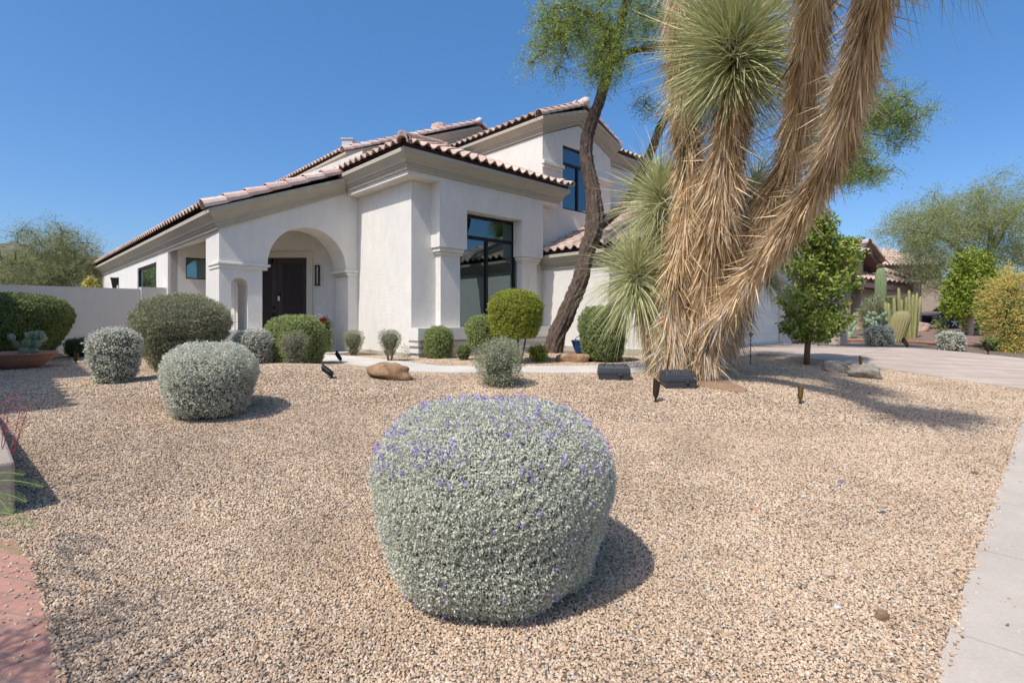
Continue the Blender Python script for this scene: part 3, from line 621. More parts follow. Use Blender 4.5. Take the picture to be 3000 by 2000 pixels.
roof([(uv(10.87, 10.26, zg2), EV, EU+np.array([0, 0, GR]), 7.0, 2.17), (uv(14.87, 10.26, zg2), EV, -EU+np.array([0, 0, GR]), 7.0, 2.17)],
     [(uv(10.9, 10.25, zg2-.05), uv(12.87, 10.25, zg2-.05+GR*1.98), .135, .30), (uv(14.84, 10.25, zg2-.05), uv(12.87, 10.25, zg2-.05+GR*1.98), .135, .30), (uv(12.87, 10.1, zg2+.85), uv(12.87, 17, zg2+.85), .13, .36)])
mb = MB(); mb.tube([uv(12.77, 10.0, zg2+.81), uv(12.87, 10.1, zg2+.86), uv(12.92, 10.3, zg2+.88)], [.10, .13, .13], 10); mb.build('ridge_end', plain('mortar', (.66, .62, .57), .9), H, smooth=True)
roof([(uv(14.9, 10.58, 6.79), EU, EV+np.array([0, 0, GR]), 4.9, 3.0)])
roofplane_under([(10.95, 10.3, 6.74), (12.87, 10.3, 6.74+GR*1.92), (12.87, 17, 6.74+GR*1.92), (10.95, 17, 6.74)]); roofplane_under([(14.8, 10.3, 6.74), (12.87, 10.3, 6.74+GR*1.92), (12.87, 17, 6.74+GR*1.92), (14.8, 17, 6.74)])
roof([(uv(8.28, 17.2, 6.79), EV, EU+np.array([0, 0, .418]), 6.6, 6.7), (uv(20.5, 17.2, 6.79), EV, -EU+np.array([0, 0, .418]), 6.0, 6.7)],
     [(uv(8.3, 17.18, 6.75), uv(14.4, 17.18, 6.75+.418*6.1), .14, .36), (uv(20.5, 17.18, 6.75), uv(14.4, 17.18, 6.75+.418*6.1), .14, .36)])
mb = MB(); mb.tube([uv(14.3, 16.95, 9.30), uv(14.4, 17.05, 9.36), uv(14.45, 17.3, 9.38)], [.10, .13, .13], 10); mb.build('ridge_end', MATS.get('mortar') or bpy.data.materials['mortar'], H, smooth=True)
roofplane_under([(8.35, 17.25, 6.74), (14.4, 17.25, 6.74+.418*6.05), (14.4, 23.6, 6.74+.418*6.05), (8.35, 23.6, 6.74)])
zq = 2.79
roof([(uv(10.88, 6.30, zq), EV, EU+np.array([0, 0, .42]), 4.1, 5.25), (uv(20.52, 6.30, zq), EV, -EU+np.array([0, 0, .42]), 4.6, 5.25)],
     [(uv(10.9, 6.31, zq), uv(15.7, 6.31, zq+.42*4.8), .13, .36), (uv(20.5, 6.31, zq), uv(15.7, 6.31, zq+.42*4.8), .13, .36), (uv(15.7, 6.3, zq+2.05), uv(15.7, 10.4, zq+2.05), .13, .36)])
roofplane_under([(10.95, 6.35, 2.74), (15.7, 6.35, 2.74+.42*4.75), (15.7, 10.4, 2.74+.42*4.75), (10.95, 10.4, 2.74)]); roofplane_under([(20.45, 6.35, 2.74), (15.7, 6.35, 2.74+.42*4.75), (15.7, 10.4, 2.74+.42*4.75), (20.45, 10.4, 2.74)])
LN = thing('side_house', 'next door house just past the left edge, shading the corner of the gravel', 'house', uv(-2.1, 12)); H0 = H; H = LN
mb = MB(); mb.ubox(-9, -2.15, 9.4, 17.7, -.4, 2.75); mb.build('wall', M_NST, H)
def caster(px, py, zr=2.98):
    q = gpt(px, py); k = (zr-q[2])/math.tan(SUN_EL); x_, y_ = q[0]-SUN_D[0]*k, q[1]-SUN_D[1]*k; print('caster', x_/y_); return x_*BD[0]+y_*BD[1], x_*AD[0]+y_*AD[1]
(ua, va), (ub, vb) = caster(205, 1192), caster(268, 1103); print('eave corners', ua, va, ub, vb)
for u1, v0_, v1_ in ((ua, va, vb), (ub, vb, 17.6)):
    roof([(uv(u1, v1_, 2.98), -EV, -EU+np.array([0, 0, .35]), v1_-v0_, 6.0)]) if False else roof([(uv(u1, v0_, 2.98), EV, -EU+np.array([0, 0, .35]), v1_-v0_, 6.0)])
    mb = MB(); mb.add([uv(u1-.05, v0_, 2.95), uv(u1-.05, v1_, 2.95), uv(-7, v1_, 2.95), uv(-7, v0_, 2.95), uv(u1-.05, v0_, 2.75), uv(u1-.05, v1_, 2.75), uv(-7, v1_, 2.75), uv(-7, v0_, 2.75)], [(0, 1, 2, 3), (7, 6, 5, 4), (0, 4, 5, 1), (1, 5, 6, 2), (2, 6, 7, 3), (3, 7, 4, 0)]); mb.build('eave', M_NTRIM, H)
H = H0
# vents on the roofs
pv = P(1308, 432, 14.9); mb = MB(); mb.tube([pv-[0, 0, .35], pv+[0, 0, .02]], .05, 10); mb.tube([pv+[0, 0, .02], pv+[0, 0, .13]], .075, 10); mb.build('vent_pipe', plain('tan_paint', (.45, .33, .25)), H)
pv = P(1021, 421, 22.0); mb = MB(); mb.box((pv[0]-.22, pv[1]-.2, pv[2]-.3), (pv[0]+.22, pv[1]+.2, pv[2]+.12)); mb.box((pv[0]-.26, pv[1]-.25, pv[2]+.12), (pv[0]+.26, pv[1]+.25, pv[2]+.16)); mb.build('roof_vent', plain('grey_paint', (.5, .5, .5)), H)
pv = P(1288, 364, 24.5); mb = MB(); mb.lathe([(.45, -.5), (.40, -.08), (.2, .02), (0.02, .05)], pv, 12); mb.build('roof_vent', M_CAP, H)
# ------------------------------------------------------------------ garden walls
gw = thing('garden_wall', 'long pale stucco garden wall left of the house', 'wall', uv(-3, 18.1))
mb = MB(); mb.ubox(-9, 2.60, 18.1, 18.3, -.3, 1.745); mb.build('wall_panel', M_GW, gw)
mb = MB(); mb.ubox(2.62, 3.26, 17.98, 18.4, -.3, 1.80); mb.build('pier', M_GW, gw)
mb = MB(); mb.ubox(-1.9, -.72, 17.72, 18.35, -.3, 1.80); mb.build('pier', M_GW, gw)
# low pillar at the left edge with the brick path beside it
gp = gpt(30, 1530); mb = MB()
c0, c1 = gpt(44, 1508), gpt(-10, 1240)
ang = math.atan2(c1[1]-c0[1], c1[0]-c0[0]); Ml = Matrix.Translation((c0[0], c0[1], 0)) @ Matrix.Rotation(ang, 4, 'Z')
zt_ = CAMZ - (1350-HY)/F*c0[1]
mb.box((0, 0.0, c0[2]-.2), (4.2, .42, zt_), Ml)
tag(mb.build('low_garden_wall', stucco('low_wall_stucco', (.40, .33, .27), .12), None, bevel=.02), 'low beige stucco garden wall at the left edge beside the brick path', 'wall')
# ------------------------------------------------------------------ foliage tools
def unit(a): return a/np.maximum(np.linalg.norm(a, axis=-1, keepdims=True), 1e-9)
def leaf_quads(Pn, D, L, W, side=None, fold=.0):
    """diamond leaves at P along D"""
    n = len(Pn); D = unit(D); rv = RNG.normal(size=(n, 3)) if side is None else side
    S_ = unit(np.cross(D, rv)); L = np.asarray(L).reshape(-1, 1); W = np.asarray(W).reshape(-1, 1)
    return np.stack([Pn, Pn+D*L*.45+S_*W*.5, Pn+D*L, Pn+D*L*.45-S_*W*.5], 1)
def lump(Pn, s, seed=0):
    g = np.random.default_rng(seed); v = np.zeros(len(Pn))
    for k in range(7):
        d = g.normal(size=3); d /= np.linalg.norm(d); v += np.sin(Pn@d*s*(1+k*.35)+g.uniform(0, 6.28))/(1+k*.3)
    return v/2.4
def bush_surface(n, rx, ry, h, box=3.0, tb=.72, g=None, low=0.0, amp=.02, seed=0, drum=0):
    """points + outward normals on a clipped shrub: box = squareness, tb = how far the foot is drawn in"""
    g = g or RNG; d = unit(g.normal(size=(n, 3))); e = np.where(d[:, 2] < 0, max(box, 7.0), box)
    rr = (np.abs(d[:, 0])**2+np.abs(d[:, 1])**2)**.5
    k = (rr**e+np.abs(d[:, 2])**e)**(-1/e); p = d*k[:, None]
    nr = np.stack([d[:, 0]/np.maximum(rr, 1e-6)*rr**(e-1), d[:, 1]/np.maximum(rr, 1e-6)*rr**(e-1), np.sign(d[:, 2])*np.abs(d[:, 2])**(e-1)], -1)
    z = p[:, 2]; f = np.where(z < .35, 1-(1-tb)*((.35-z)/1.35)**1.15, 1.0)
    p[:, 0] *= f; p[:, 1] *= f
    q = np.stack([p[:, 0]*rx, p[:, 1]*ry, (z*.5+.5)*(h-low)+low], -1); nn = unit(nr/np.array([rx, ry, h*.5]))
    q += nn*(lump(q, 6/max(rx, .3), seed)*amp)[:, None]
    return q, nn
BUSHN = [0]
def bush(label, cat, xl, xr, yt, yb, mat, leaf=.02, dens=9000, box=3.0, tb=.72, low=0.0, amp=.02, core='grey', flowers=0, name='clipped_shrub', group=None, depth=None, stems=0, out=.35, wid=.5, shell=.05, ragged=.0, zb=None, flower_mat=None, colbias=0.0, coref=.90, yscale=1.0, drum=0):
    BUSHN[0] += 1; seed = BUSHN[0]
    xc = (xl+xr)/2; b = gpt(xc, yb)
    if depth is not None: b = np.array([(xc-CX)/F*depth, depth, float(zg((xc-CX)/F*depth, depth))])
    Yc = b[1]; hw = abs(xr-xl)/2/F/math.sqrt(1+((xc-CX)/F)**2)
    for _ in range(4): rx = hw*Yc*.99; Yc = b[1]+(rx*.80*tb if depth is None else 0)
    cx = (xc-CX)/F*Yc; base = float(zg(cx, Yc)) if zb is None else zb
    h = CAMZ+(HY-yt)/F*(Yc+(rx*.25 if yt > HY else -rx*.1)) - base
    ry = rx*yscale
    t = thing(name, label, cat, (cx, Yc, base), group); area = 2*math.pi*rx*h+math.pi*rx*rx; n = int(area*dens*(1.15 if drum else 1))
    q, nn = bush_surface(n, rx, ry, h, box, tb, None, low*h, amp, seed, drum)
    mic = lump(q, 1.5/leaf, seed+90); q = q + nn*(mic*leaf*.9)[:, None]; kp = (mic > -.55) | (RNG.random(n) < .35); q, nn, n = q[kp], nn[kp], int(kp.sum())
    q = q - nn*(np.abs(RNG.normal(size=(n, 1)))*shell) 
    if ragged: q = q + nn*(RNG.random((n, 1))**3*ragged)
    keep = q[:, 2] > .0; q, nn = q[keep], nn[keep]; n = len(q)
    D = unit(nn*out+RNG.normal(size=(n, 3))*.6+np.array([0, 0, .12])); L = leaf*RNG.uniform(.6, 1.3, n)
    col = np.clip(RNG.normal(.5+colbias, .2, n)+lump(q, 9/max(rx, .3), seed+50)*.10, 0, 1)
    quads('foliage', leaf_quads(q, D, L, L*wid, side=nn+RNG.normal(size=(n, 3))*.55), mat, t, col, world=False)
    # solid core blocking the view through, dark colour standing in for inner shade
    m_ = 40; th = np.linspace(0, 2*math.pi, m_, endpoint=False); zz = np.linspace(-.97, .97, 15); V = []
    mb = MB(); e = box
    if drum: coref = .88; zz = np.linspace(-.97, (2*(drum+(1-drum)*.5)-1), 15)
    for z in zz:
        e = max(box, 7.0) if z < 0 else box
        r_ = max(0, 1-abs(z)**e)**(1/e); f = 1-(1-tb)*((.35-z)/1.35)**1.15 if z < .35 else 1
        if drum: zf = z*.5+.5; r_ = 1 if zf < drum-.05 else math.sqrt(max(.01, 1-((zf-drum+.05)/(1-drum+.05))**1.0)); f = 1-(1-tb)*((.5-zf)/.5)**1.6 if zf < .5 else 1
        for a in th: V.append((math.cos(a)*r_*f*rx*coref, math.sin(a)*r_*f*ry*coref, (z*.5*coref+.5)*(h-low*h)+low*h))
    mb.add(V, [(i*m_+k, i*m_+(k+1) % m_, (i+1)*m_+(k+1) % m_, (i+1)*m_+k) for i in range(14) for k in range(m_)]+[tuple(range(14*m_, 15*m_))])
    mb.build('twigs', MATS['core_'+core], t, world=False)
    if stems:
        mb = MB()
        for k in range(stems):
            a = 2*math.pi*k/stems+.5; r0 = rx*.12; r1 = rx*.55
            mb.tube([(math.cos(a)*r0, math.sin(a)*r0, -.03), (math.cos(a+.3)*(r0+r1)*.4, math.sin(a+.3)*(r0+r1)*.4, low*h*.5+.04), (math.cos(a+.2)*r1, math.sin(a+.2)*r1, low*h+.12*h)], [.018, .014, .01], 6)
        mb.build('stem', M_BARK2, t, world=False)
    if flowers:
        fq, fn = bush_surface(flowers*6, rx, ry, h, box, tb, None, low*h, amp, seed, drum); cl = lump(fq, 16, 5)+RNG.normal(size=len(fq))*.7
        ok = (fn[:, 2] > .3)*(RNG.random(len(fq)) < .97) + (RNG.random(len(fq)) < .06); idx = np.nonzero(ok)[0]; idx = idx[np.argsort(-cl[idx])][:flowers]
        f0 = np.repeat(fq[idx]+fn[idx]*.012, 5, 0)+RNG.normal(size=(len(idx)*5, 3))*.008; D = unit(np.repeat(fn[idx], 5, 0)+RNG.normal(size=f0.shape)*.8)
        fo = quads('flowers', leaf_quads(f0, D, RNG.uniform(.010, .017, len(f0)), RNG.uniform(.008, .013, len(f0))), flower_mat or L_PURP, t, RNG.random(len(f0)), world=False); fo['kind'] = 'stuff'
    return t
G1 = 'clipped silver leaved sage mounds'
bush('large silver sage mound dotted with purple flowers in the middle of the gravel', 'shrub', 1086, 1802, 1166, 1818, L_SILV, .0125, 42000, box=2.7, tb=.76, drum=.58, flowers=470, amp=.018, shell=.02, out=.3, wid=.62, name='sage_shrub', group=G1, coref=.95, ragged=.015)
bush('round silver sage mound left of the middle, nearest the left side', 'shrub', 462, 768, 1003, 1240, L_SILV, .019, 13500, box=2.6, tb=.76, drum=.60, flowers=30, shell=.035, out=.45, wid=.6, name='sage_shrub', group=G1, coref=.93)
bush('silver sage mound at the left tucked against the big olive shrub', 'shrub', 247, 424, 962, 1127, L_SILV, .026, 7500, box=3.0, tb=.72, flowers=30, shell=.04, out=.45, wid=.6, name='sage_shrub', group=G1, coref=.92)
bush('silver sage mound half hidden behind the round boxwood at the entry', 'shrub', 676, 812, 963, 1062, L_SILV, .026, 7500, box=2.8, tb=.8, flowers=40, shell=.04, name='sage_shrub', group=G1, depth=9.4)
bush('big olive grey rounded shrub narrowing to its foot left of the entry', 'shrub', 381, 687, 866, 1108, L_GREY, .042, 7500, box=2.6, tb=.55, shell=.07, out=.9, wid=.22, ragged=.04, name='texas_sage_shrub', stems=5, coref=.84, depth=8.9)
bush('bright green domed boxwood in front of the entry arch', 'shrub', 773, 958, 925, 1062, L_GRN, .026, 9000, box=3.0, tb=.92, core='green', shell=.03, name='boxwood_shrub', depth=9.9, out=.4, wid=.6, colbias=.08)
bush('small grey twiggy shrub in front of the green boxwood', 'shrub', 815, 908, 968, 1058, L_GREY, .03, 4600, box=2.8, tb=.5, shell=.06, out=.9, wid=.22, name='twiggy_shrub', stems=5, depth=8.75, coref=.7)
bush('small olive shrub on bare stems against the entry pillar', 'shrub', 1001, 1070, 967, 1041, L_GREY, .03, 5200, box=2.8, tb=.5, shell=.06, out=.9, wid=.25, name='twiggy_shrub', stems=6, coref=.7, low=.08)
bush('olive shrub with exposed crooked trunks against the white wall', 'shrub', 1106, 1178, 966, 1030, L_GREY, .03, 5200, box=2.6, tb=.45, shell=.06, out=.9, wid=.25, name='twiggy_shrub', stems=4, coref=.7, low=.25, depth=10.9)
bush('tiny grey sprig on the gravel between two shrubs by the white wall', 'plant', 1072, 1096, 1016, 1041, L_GREY, .04, 1700, box=2, tb=.6, out=.9, wid=.15, name='grey_sprig', coref=.1, ragged=.04)
bush('sparse grey sprig at the corner of the window ledge', 'plant', 1172, 1202, 1010, 1047, L_GREY, .05, 1500, box=2, tb=.6, out=.9, wid=.12, name='grey_sprig', coref=.1, ragged=.05)
bush('upright green clipped shrub at the corner of the window ledge', 'shrub', 1242, 1328, 957, 1052, L_GRN, .026, 9000, box=2.9, tb=.9, core='green', shell=.03, name='boxwood_shrub', colbias=.02)
bush('green domed shrub under the tall window behind the ball topiary', 'shrub', 1363, 1466, 924, 1012, L_GRN, .026, 9000, box=2.7, tb=.75, core='green', shell=.03, name='boxwood_shrub', depth=11.0, low=.28, colbias=.05, stems=4)
bush('small green shrub low on the gravel between boxwood and front path shrub', 'shrub', 1334, 1382, 1006, 1056, L_GRN, .024, 6000, box=2.6, tb=.6, core='green', shell=.03, name='small_green_shrub')
bush('silvery green loose shrub standing before the path under the ball topiary', 'shrub', 1390, 1536, 992, 1120, L_MIX, .034, 5200, box=2.3, tb=.75, shell=.09, out=.8, wid=.3, ragged=.05, name='loose_sage_shrub', stems=6, coref=.62, depth=8.0)
bush('small bright green leafy shrub left of the leaning trunk', 'shrub', 1546, 1607, 1011, 1062, L_YGRN, .04, 3200, box=2.3, tb=.6, core='green', shell=.05, out=.8, name='small_green_shrub', coref=.7)
bush('small grey shrub just behind the leaning trunk', 'shrub', 1629, 1653, 986, 1035, L_SILV, .03, 5000, box=2.8, tb=.8, name='grey_shrub', depth=13.0, coref=.8)
bush('tall clipped green shrub with purplish top beside the yucca', 'shrub', 1692, 1838, 898, 1056, L_DGRN, .030, 7500, box=3.2, tb=.78, core='green', shell=.04, name='tall_clipped_shrub', depth=10.9, flowers=60, flower_mat=leafy('plum_tips', [(0, .28, .14, .18), (1, .42, .24, .26)], .2), colbias=.08)
# ball topiary on stems
t = bush('round yellow green topiary ball on slim stems under the window', 'topiary', 1428, 1592, 848, 990, L_YGRN, .034, 7500, box=2.35, tb=.8, core='green', shell=.04, out=.55, name='ball_topiary', depth=10.4, zb=0.0, low=.0, coref=.88)
tp = np.array(t.location); D_ = tp[1]; zlow = CAMZ+(HY-990)/F*D_; ztop = CAMZ+(HY-848)/F*D_
for ch in t.children:                          # lift the ball onto its stems
    me = ch.data; co = np.empty(len(me.vertices)*3, 'f'); me.vertices.foreach_get('co', co); co = co.reshape(-1, 3); hh = max(co[:, 2].max(), .1) if ch.name.startswith('twigs') else None
    co[:, 2] = zlow + co[:, 2]*(ztop-zlow)/(ztop); me.vertices.foreach_set('co', co.ravel()); me.update()
for k, (dx, dy) in enumerate(((-.10, 0), (.02, .05), (.13, -.03))):
    mb = MB(); mb.tube([(dx*.6, dy, -.05), (dx*1.1+.03, dy, zlow*.6+.02), (dx*1.8, dy, zlow+.18)], [.022, .018, .016], 7); mb.build('stem', M_BARK, t, world=False)
# left hedge forms
bush('big green clipped hedge mass at the left edge, half in shade', 'hedge', -190, 232, 862, 1056, L_DGRN, .032, 6800, box=4.2, tb=.62, core='green', shell=.035, out=.45, wid=.6, name='clipped_hedge', depth=10.9, colbias=.06, coref=.93, amp=.03)
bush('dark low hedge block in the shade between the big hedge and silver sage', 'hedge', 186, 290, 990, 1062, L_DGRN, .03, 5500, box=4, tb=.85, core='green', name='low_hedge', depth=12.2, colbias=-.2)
# right of the driveway
G2 = 'silver sage mounds across the driveway'
bush('silver sage mound across the driveway in front of the barrel cactus', 'shrub', 2531, 2622, 955, 1018, L_SILV, .05, 2600, box=3.2, tb=.85, shell=.05, wid=.6, name='sage_shrub', group=G2, coref=.92)
bush('silver sage mound across the driveway in front of the bark bed', 'shrub', 2741, 2831, 972, 1028, L_SILV, .045, 2900, box=3.2, tb=.85, shell=.05, wid=.6, name='sage_shrub', group=G2, coref=.92)
bush('small dark green shrub at far right across the driveway', 'shrub', 2871, 2938, 990, 1028, L_DGRN, .05, 2500, box=2.8, tb=.6, core='green', shell=.05, name='small_green_shrub', coref=.75, low=.05)
bush('tufty grey green grass shrub below the tall saguaro', 'shrub', 2527, 2622, 886, 968, L_GREY, .30, 900, box=2.0, tb=.4, shell=.2, out=.9, wid=.06, name='tufted_grass', depth=21.0, coref=.6, core='green')
bush('dark clipped hedge behind the saguaro against the neighbour house', 'hedge', 2514, 2665, 874, 930, L_DGRN, .06, 1500, box=6, tb=1, core='green', name='low_hedge', depth=24.5, colbias=-.1, yscale=.3)
bush('small loose green shrub in front of the parked dark blue car', 'shrub', 2728, 2786, 926, 962, L_GRN, .08, 300, box=2, tb=.5, shell=.2, out=.9, wid=.5, name='loose_green_shrub', depth=22.0, core='green', coref=.4, stems=4)
bush('big golden green shrub with orange tips at the right edge', 'shrub', 2868, 3060, 802, 1010, L_ORG, .11, 1700, box=2.2, tb=.7, shell=.25, out=1.0, wid=.16, ragged=.18, name='orange_tipped_shrub', depth=15.5, core='green', coref=.62, amp=.16)
bush('dark green hedge behind the small tree at the right', 'hedge', 2815, 2905, 915, 962, L_DGRN, .07, 1200, box=3, tb=1, core='green', name='low_hedge', depth=24.0, colbias=0)
# ------------------------------------------------------------------ trees
def grow(start_nodes, targets, step=.35, bend=.18, g=None):
    """branches grown from the trunk nodes to every target; returns the list of paths"""
    g = g or RNG; N = np.array(start_nodes, float); order = np.argsort([np.min(np.linalg.norm(N-t_, axis=1)) for t_ in targets]); paths = []
    for i in order:
        t_ = targets[i]; d = np.linalg.norm(N-t_, axis=1) + np.maximum(0, N[:, 2]-t_[2])*.4; k = int(np.argmin(d)); a = N[k]; L = np.linalg.norm(t_-a)
        m_ = max(2, int(L/step)+1); off = g.normal(size=3)*bend*L; off2 = g.normal(size=3)*bend*.5*L
        ts = np.linspace(0, 1, m_+1)[:, None]; pts = a+(t_-a)*ts+off*np.sin(ts*math.pi)+off2*np.sin(ts*2*math.pi)+np.array([0, 0, 1])*L*.10*np.sin(ts*math.pi)
        paths.append((pts, L)); N = np.vstack([N, pts[1:]])
    return paths
def crown_targets(blobs, g):
    T = []
    for (c, r, n) in blobs:
        p = unit(g.normal(size=(n, 3)))*(g.random((n, 1))**.45)*np.array(r) + np.array(c); T.append(p)
    return np.vstack(T)
def sprays(T, n_per, rad, leaf, wid, droop, g, feather=True):
    """fine leaves on little sprays round every target"""
    k = n_per; m_ = len(T); D0 = unit(g.normal(size=(m_*k, 3))+np.array([0, 0, -droop])); B = np.repeat(T, k, 0)+g.normal(size=(m_*k, 3))*rad*.35
    nl = 9; s = np.tile(np.linspace(0.05, 1, nl), m_*k)[:, None]; Bb = np.repeat(B, nl, 0); Dd = np.repeat(D0, nl, 0); Ls = np.repeat(g.uniform(.5, 1.1, m_*k)*rad, nl)[:, None]
    Pp = Bb+Dd*Ls*s+np.array([0, 0, -1])*droop*.35*Ls*s*s
    side = unit(np.cross(Dd, g.normal(size=Dd.shape))); DD = unit(Dd*.5+side*.9); L = leaf*g.uniform(.7, 1.3, len(Pp))
    return leaf_quads(Pp, DD, L, L*wid), np.clip(np.repeat(g.normal(.5, .25, m_*k), nl)+g.normal(size=len(Pp))*.08, 0, 1)
def tree(name, label, cat, base, trunks, blobs, bark, lmat, n_per, rad, leaf, wid=.22, droop=.3, seed=1, tw=.012, bend=.16, bare=(), group=None, twigs=0, sides=14, noise=.10, br=.028, extra_trunk_name='trunk'):
    g = np.random.default_rng(seed); t = thing(name, label, cat, base, group); nodes = []
    for (pts, rad_) in trunks:
        rad_ = [q*(.77 if bark is M_BARK else 1) for q in rad_]; pts = [np.asarray(p, float) for p in pts]; fine = []; fr = []; m_ = len(pts)
        for i in range(m_-1):
            p0, p1, p2, p3 = pts[max(i-1, 0)], pts[i], pts[i+1], pts[min(i+2, m_-1)]
            for k in range(12):
                s = k/12; fine.append(.5*((2*p1)+(-p0+p2)*s+(2*p0-5*p1+4*p2-p3)*s*s+(-p0+3*p1-3*p2+p3)*s**3)); fr.append(rad_[i]*(1-s)+rad_[i+1]*s)
        fine.append(pts[-1]); fr.append(rad_[-1]); mb = MB(); mb.tube(fine, fr, sides, noise=noise*.5, ridge=.19 if bark is M_BARK else 0); mb.build(extra_trunk_name, bark, t, smooth=True); nodes += fine[len(fine)//3:]
    T = crown_targets(blobs, g); paths = grow(nodes, T, bend=bend, g=g); mb = MB()
    for pts, L in paths:
        r0 = min(.055, tw+br*L*.55); mb.tube(pts, list(np.linspace(r0, tw*.5, len(pts))), 5, caps=False)
    ends = [p[0][-1] for p in paths]+[p[0][len(p[0])//2] for p in paths]
    if twigs:
        for k in range(twigs):
            e = ends[g.integers(len(ends))]; d = unit(g.normal(size=3)+np.array([0, 0, -.5*droop])); Lk = g.uniform(.25, .8)*rad*1.6; q = [e, e+d*Lk*.5+g.normal(size=3)*.03, e+d*Lk+g.normal(size=3)*.05]
            mb.tube(q, [tw*.45, tw*.35, tw*.2], 3, caps=False)
            for _ in range(2):
                d2 = unit(d+g.normal(size=3)*.7); mb.tube([q[1], q[1]+d2*Lk*.5], [tw*.3, tw*.15], 3, caps=False)
    mb.build('branches', bark if bark is not M_BARK else M_TWIG, t)
    Tl = np.array([e for e in ends if not any(np.linalg.norm(np.array(e)-np.array(b_[0])) < b_[1] for b_ in bare)])
    q, c = sprays(Tl, n_per, rad, leaf, wid, droop, g); quads('foliage', q.reshape(-1, 3), lmat, t, c)
    return t
YM = 12.55; mb_ = P(1617, 1034, YM)
def PM(x, y, Y=None): return P(x, y, Y or YM)
tree('mesquite_tree', 'tall mesquite with dark leaning shaggy trunk in front of the house', 'tree', mb_,
     [([mb_-[0, 0, .15], PM(1630, 985), PM(1668, 900), PM(1700, 820), PM(1718, 745), PM(1742, 660), PM(1737, 560), PM(1718, 470), PM(1722, 395), PM(1755, 300), PM(1780, 220), PM(1805, 120, YM-.3), PM(1830, 20, YM-.6), PM(1860, -90, YM-.8)], [.30, .25, .235, .225, .21, .26, .21, .185, .175, .15, .135, .125, .10, .07]),
      ([PM(1742, 668), PM(1795, 628, YM+.1), PM(1850, 570, YM+.2), PM(1905, 450, YM+.3), PM(1950, 345, YM+.4), PM(2040, 230, YM+.6), PM(2200, 120, YM+.8), PM(2420, 260, YM+1.0)], [.18, .15, .14, .125, .11, .10, .085, .05]),
      ([PM(1790, 185), PM(1850, 150, YM-.4), PM(1960, 130, YM-.4), PM(2100, 60, YM-.2)], [.10, .085, .07, .05]),
      ([PM(1805, 120, YM-.3), PM(1740, 50, YM-.5), PM(1660, 20, YM-.7)], [.07, .06, .04])],
     [(P(1700, 70, YM-.4), (1.25, 1.2, .7), 90), (P(1610, 130, YM-.6), (.6, .8, .9), 40), (P(1775, 160, YM-.9), (.45, .5, .75), 60), (P(1900, 60, YM-.3), (1.6, 1.2, .8), 80),
      (P(1800, -160, YM-.4), (3.2, 2.4, 1.0), 70), (P(2500, 300, YM+1.2), (1.3, 1.1, 1.1), 110), (P(2610, 330, YM+1.2), (.95, .8, .5), 60), (P(2480, 480, YM+1.2), (.7, .6, .6), 50), (P(2420, 420, YM+1.2), (.9, .6, .9), 50), (P(2560, 505, YM+1.1), (.55, .5, .22), 20), (P(2640, 400, YM+1.2), (.5, .4, .2), 12), (P(2200, 330, YM+1), (1.6, 1.0, 1.5), 50), (P(1900, 330, YM+.4), (.5, .5, .5), 8)],
     M_BARK, L_MESQ, 8, .38, .066, .22, .6, seed=5, tw=.010, bend=.22, twigs=2600, bare=[(P(1640, 150, YM-.6), .35)], sides=44, noise=.07)
# right: palo verde, small clipped tree, young leafy tree; left: thorny tree behind the wall
yb_ = 26.0; bp_ = np.array([(2880-CX)/F*yb_, yb_, .3])
tree('palo_verde_tree', 'large airy palo verde with green trunk behind the neighbour yard', 'tree', bp_,
     [([bp_, P(2870, 800, yb_), P(2910, 720, yb_), P(2960, 640, yb_), P(3040, 560, yb_)], [.22, .20, .17, .12, .07]), ([P(2875, 830, yb_), P(2800, 720, yb_-.5), P(2740, 690, yb_-1), P(2660, 670, yb_-1)], [.15, .11, .08, .04]), ([P(2900, 740, yb_), P(2900, 650, yb_), P(2860, 580, yb_)], [.12, .08, .04])],
     [(P(2800, 640, yb_), (3.2, 2.2, 1.6), 120), (P(2960, 620, yb_), (2.6, 2.5, 2.0), 110), (P(2700, 690, yb_-.6), (2.1, 2, 1.3), 80), (P(2720, 790, yb_-.6), (1.4, 1.5, 1.3), 50), (P(3100, 680, yb_), (2.6, 2, 2.6), 70), (P(2960, 760, yb_), (2.2, 2, 1.5), 60)],
     M_GBARK, L_PV, 17, .72, .10, .17, .5, seed=9, tw=.016, bend=.14, twigs=500)
ys_ = 21.5; bs_ = np.array([(2843-CX)/F*ys_, ys_, float(zg((2843-CX)/F*ys_, ys_))])
def leafy_tree(name, label, base, trunk, trad, blobs, lmat, leaf, n, bark, group=None, seed=3, wid=.42, tuft=9, tuftr=.09, br=.006):
    g = np.random.default_rng(seed); t = thing(name, label, 'tree', base, group); mb = MB(); mb.tube(trunk, trad, 12, noise=.05); mb.build('trunk', bark, t, smooth=True)
    T = crown_targets(blobs, g); sel = T[::max(1, len(T)//90)]; paths = grow([np.asarray(p, float) for p in trunk[1:]], list(sel), g=g); mb = MB()
    for pts, L in paths: mb.tube(pts, list(np.linspace(.008+br*L, .005, len(pts))), 5, caps=False)
    mb.build('branches', bark, t)
    tips = np.repeat(T, tuft, 0); d0 = np.repeat(unit(T-np.mean(T, 0)+g.normal(size=T.shape)*1.2), tuft, 0); D = unit(d0*.8+g.normal(size=tips.shape)*.7); L = leaf*g.uniform(.6, 1.25, len(tips))
    q = leaf_quads(tips+g.normal(size=tips.shape)*tuftr*.4, D, L, L*wid); quads('foliage', q.reshape(-1, 3), lmat, t, np.clip(np.repeat(g.normal(.5, .2, len(T)), tuft)+g.normal(size=len(tips))*.12, 0, 1)); return t
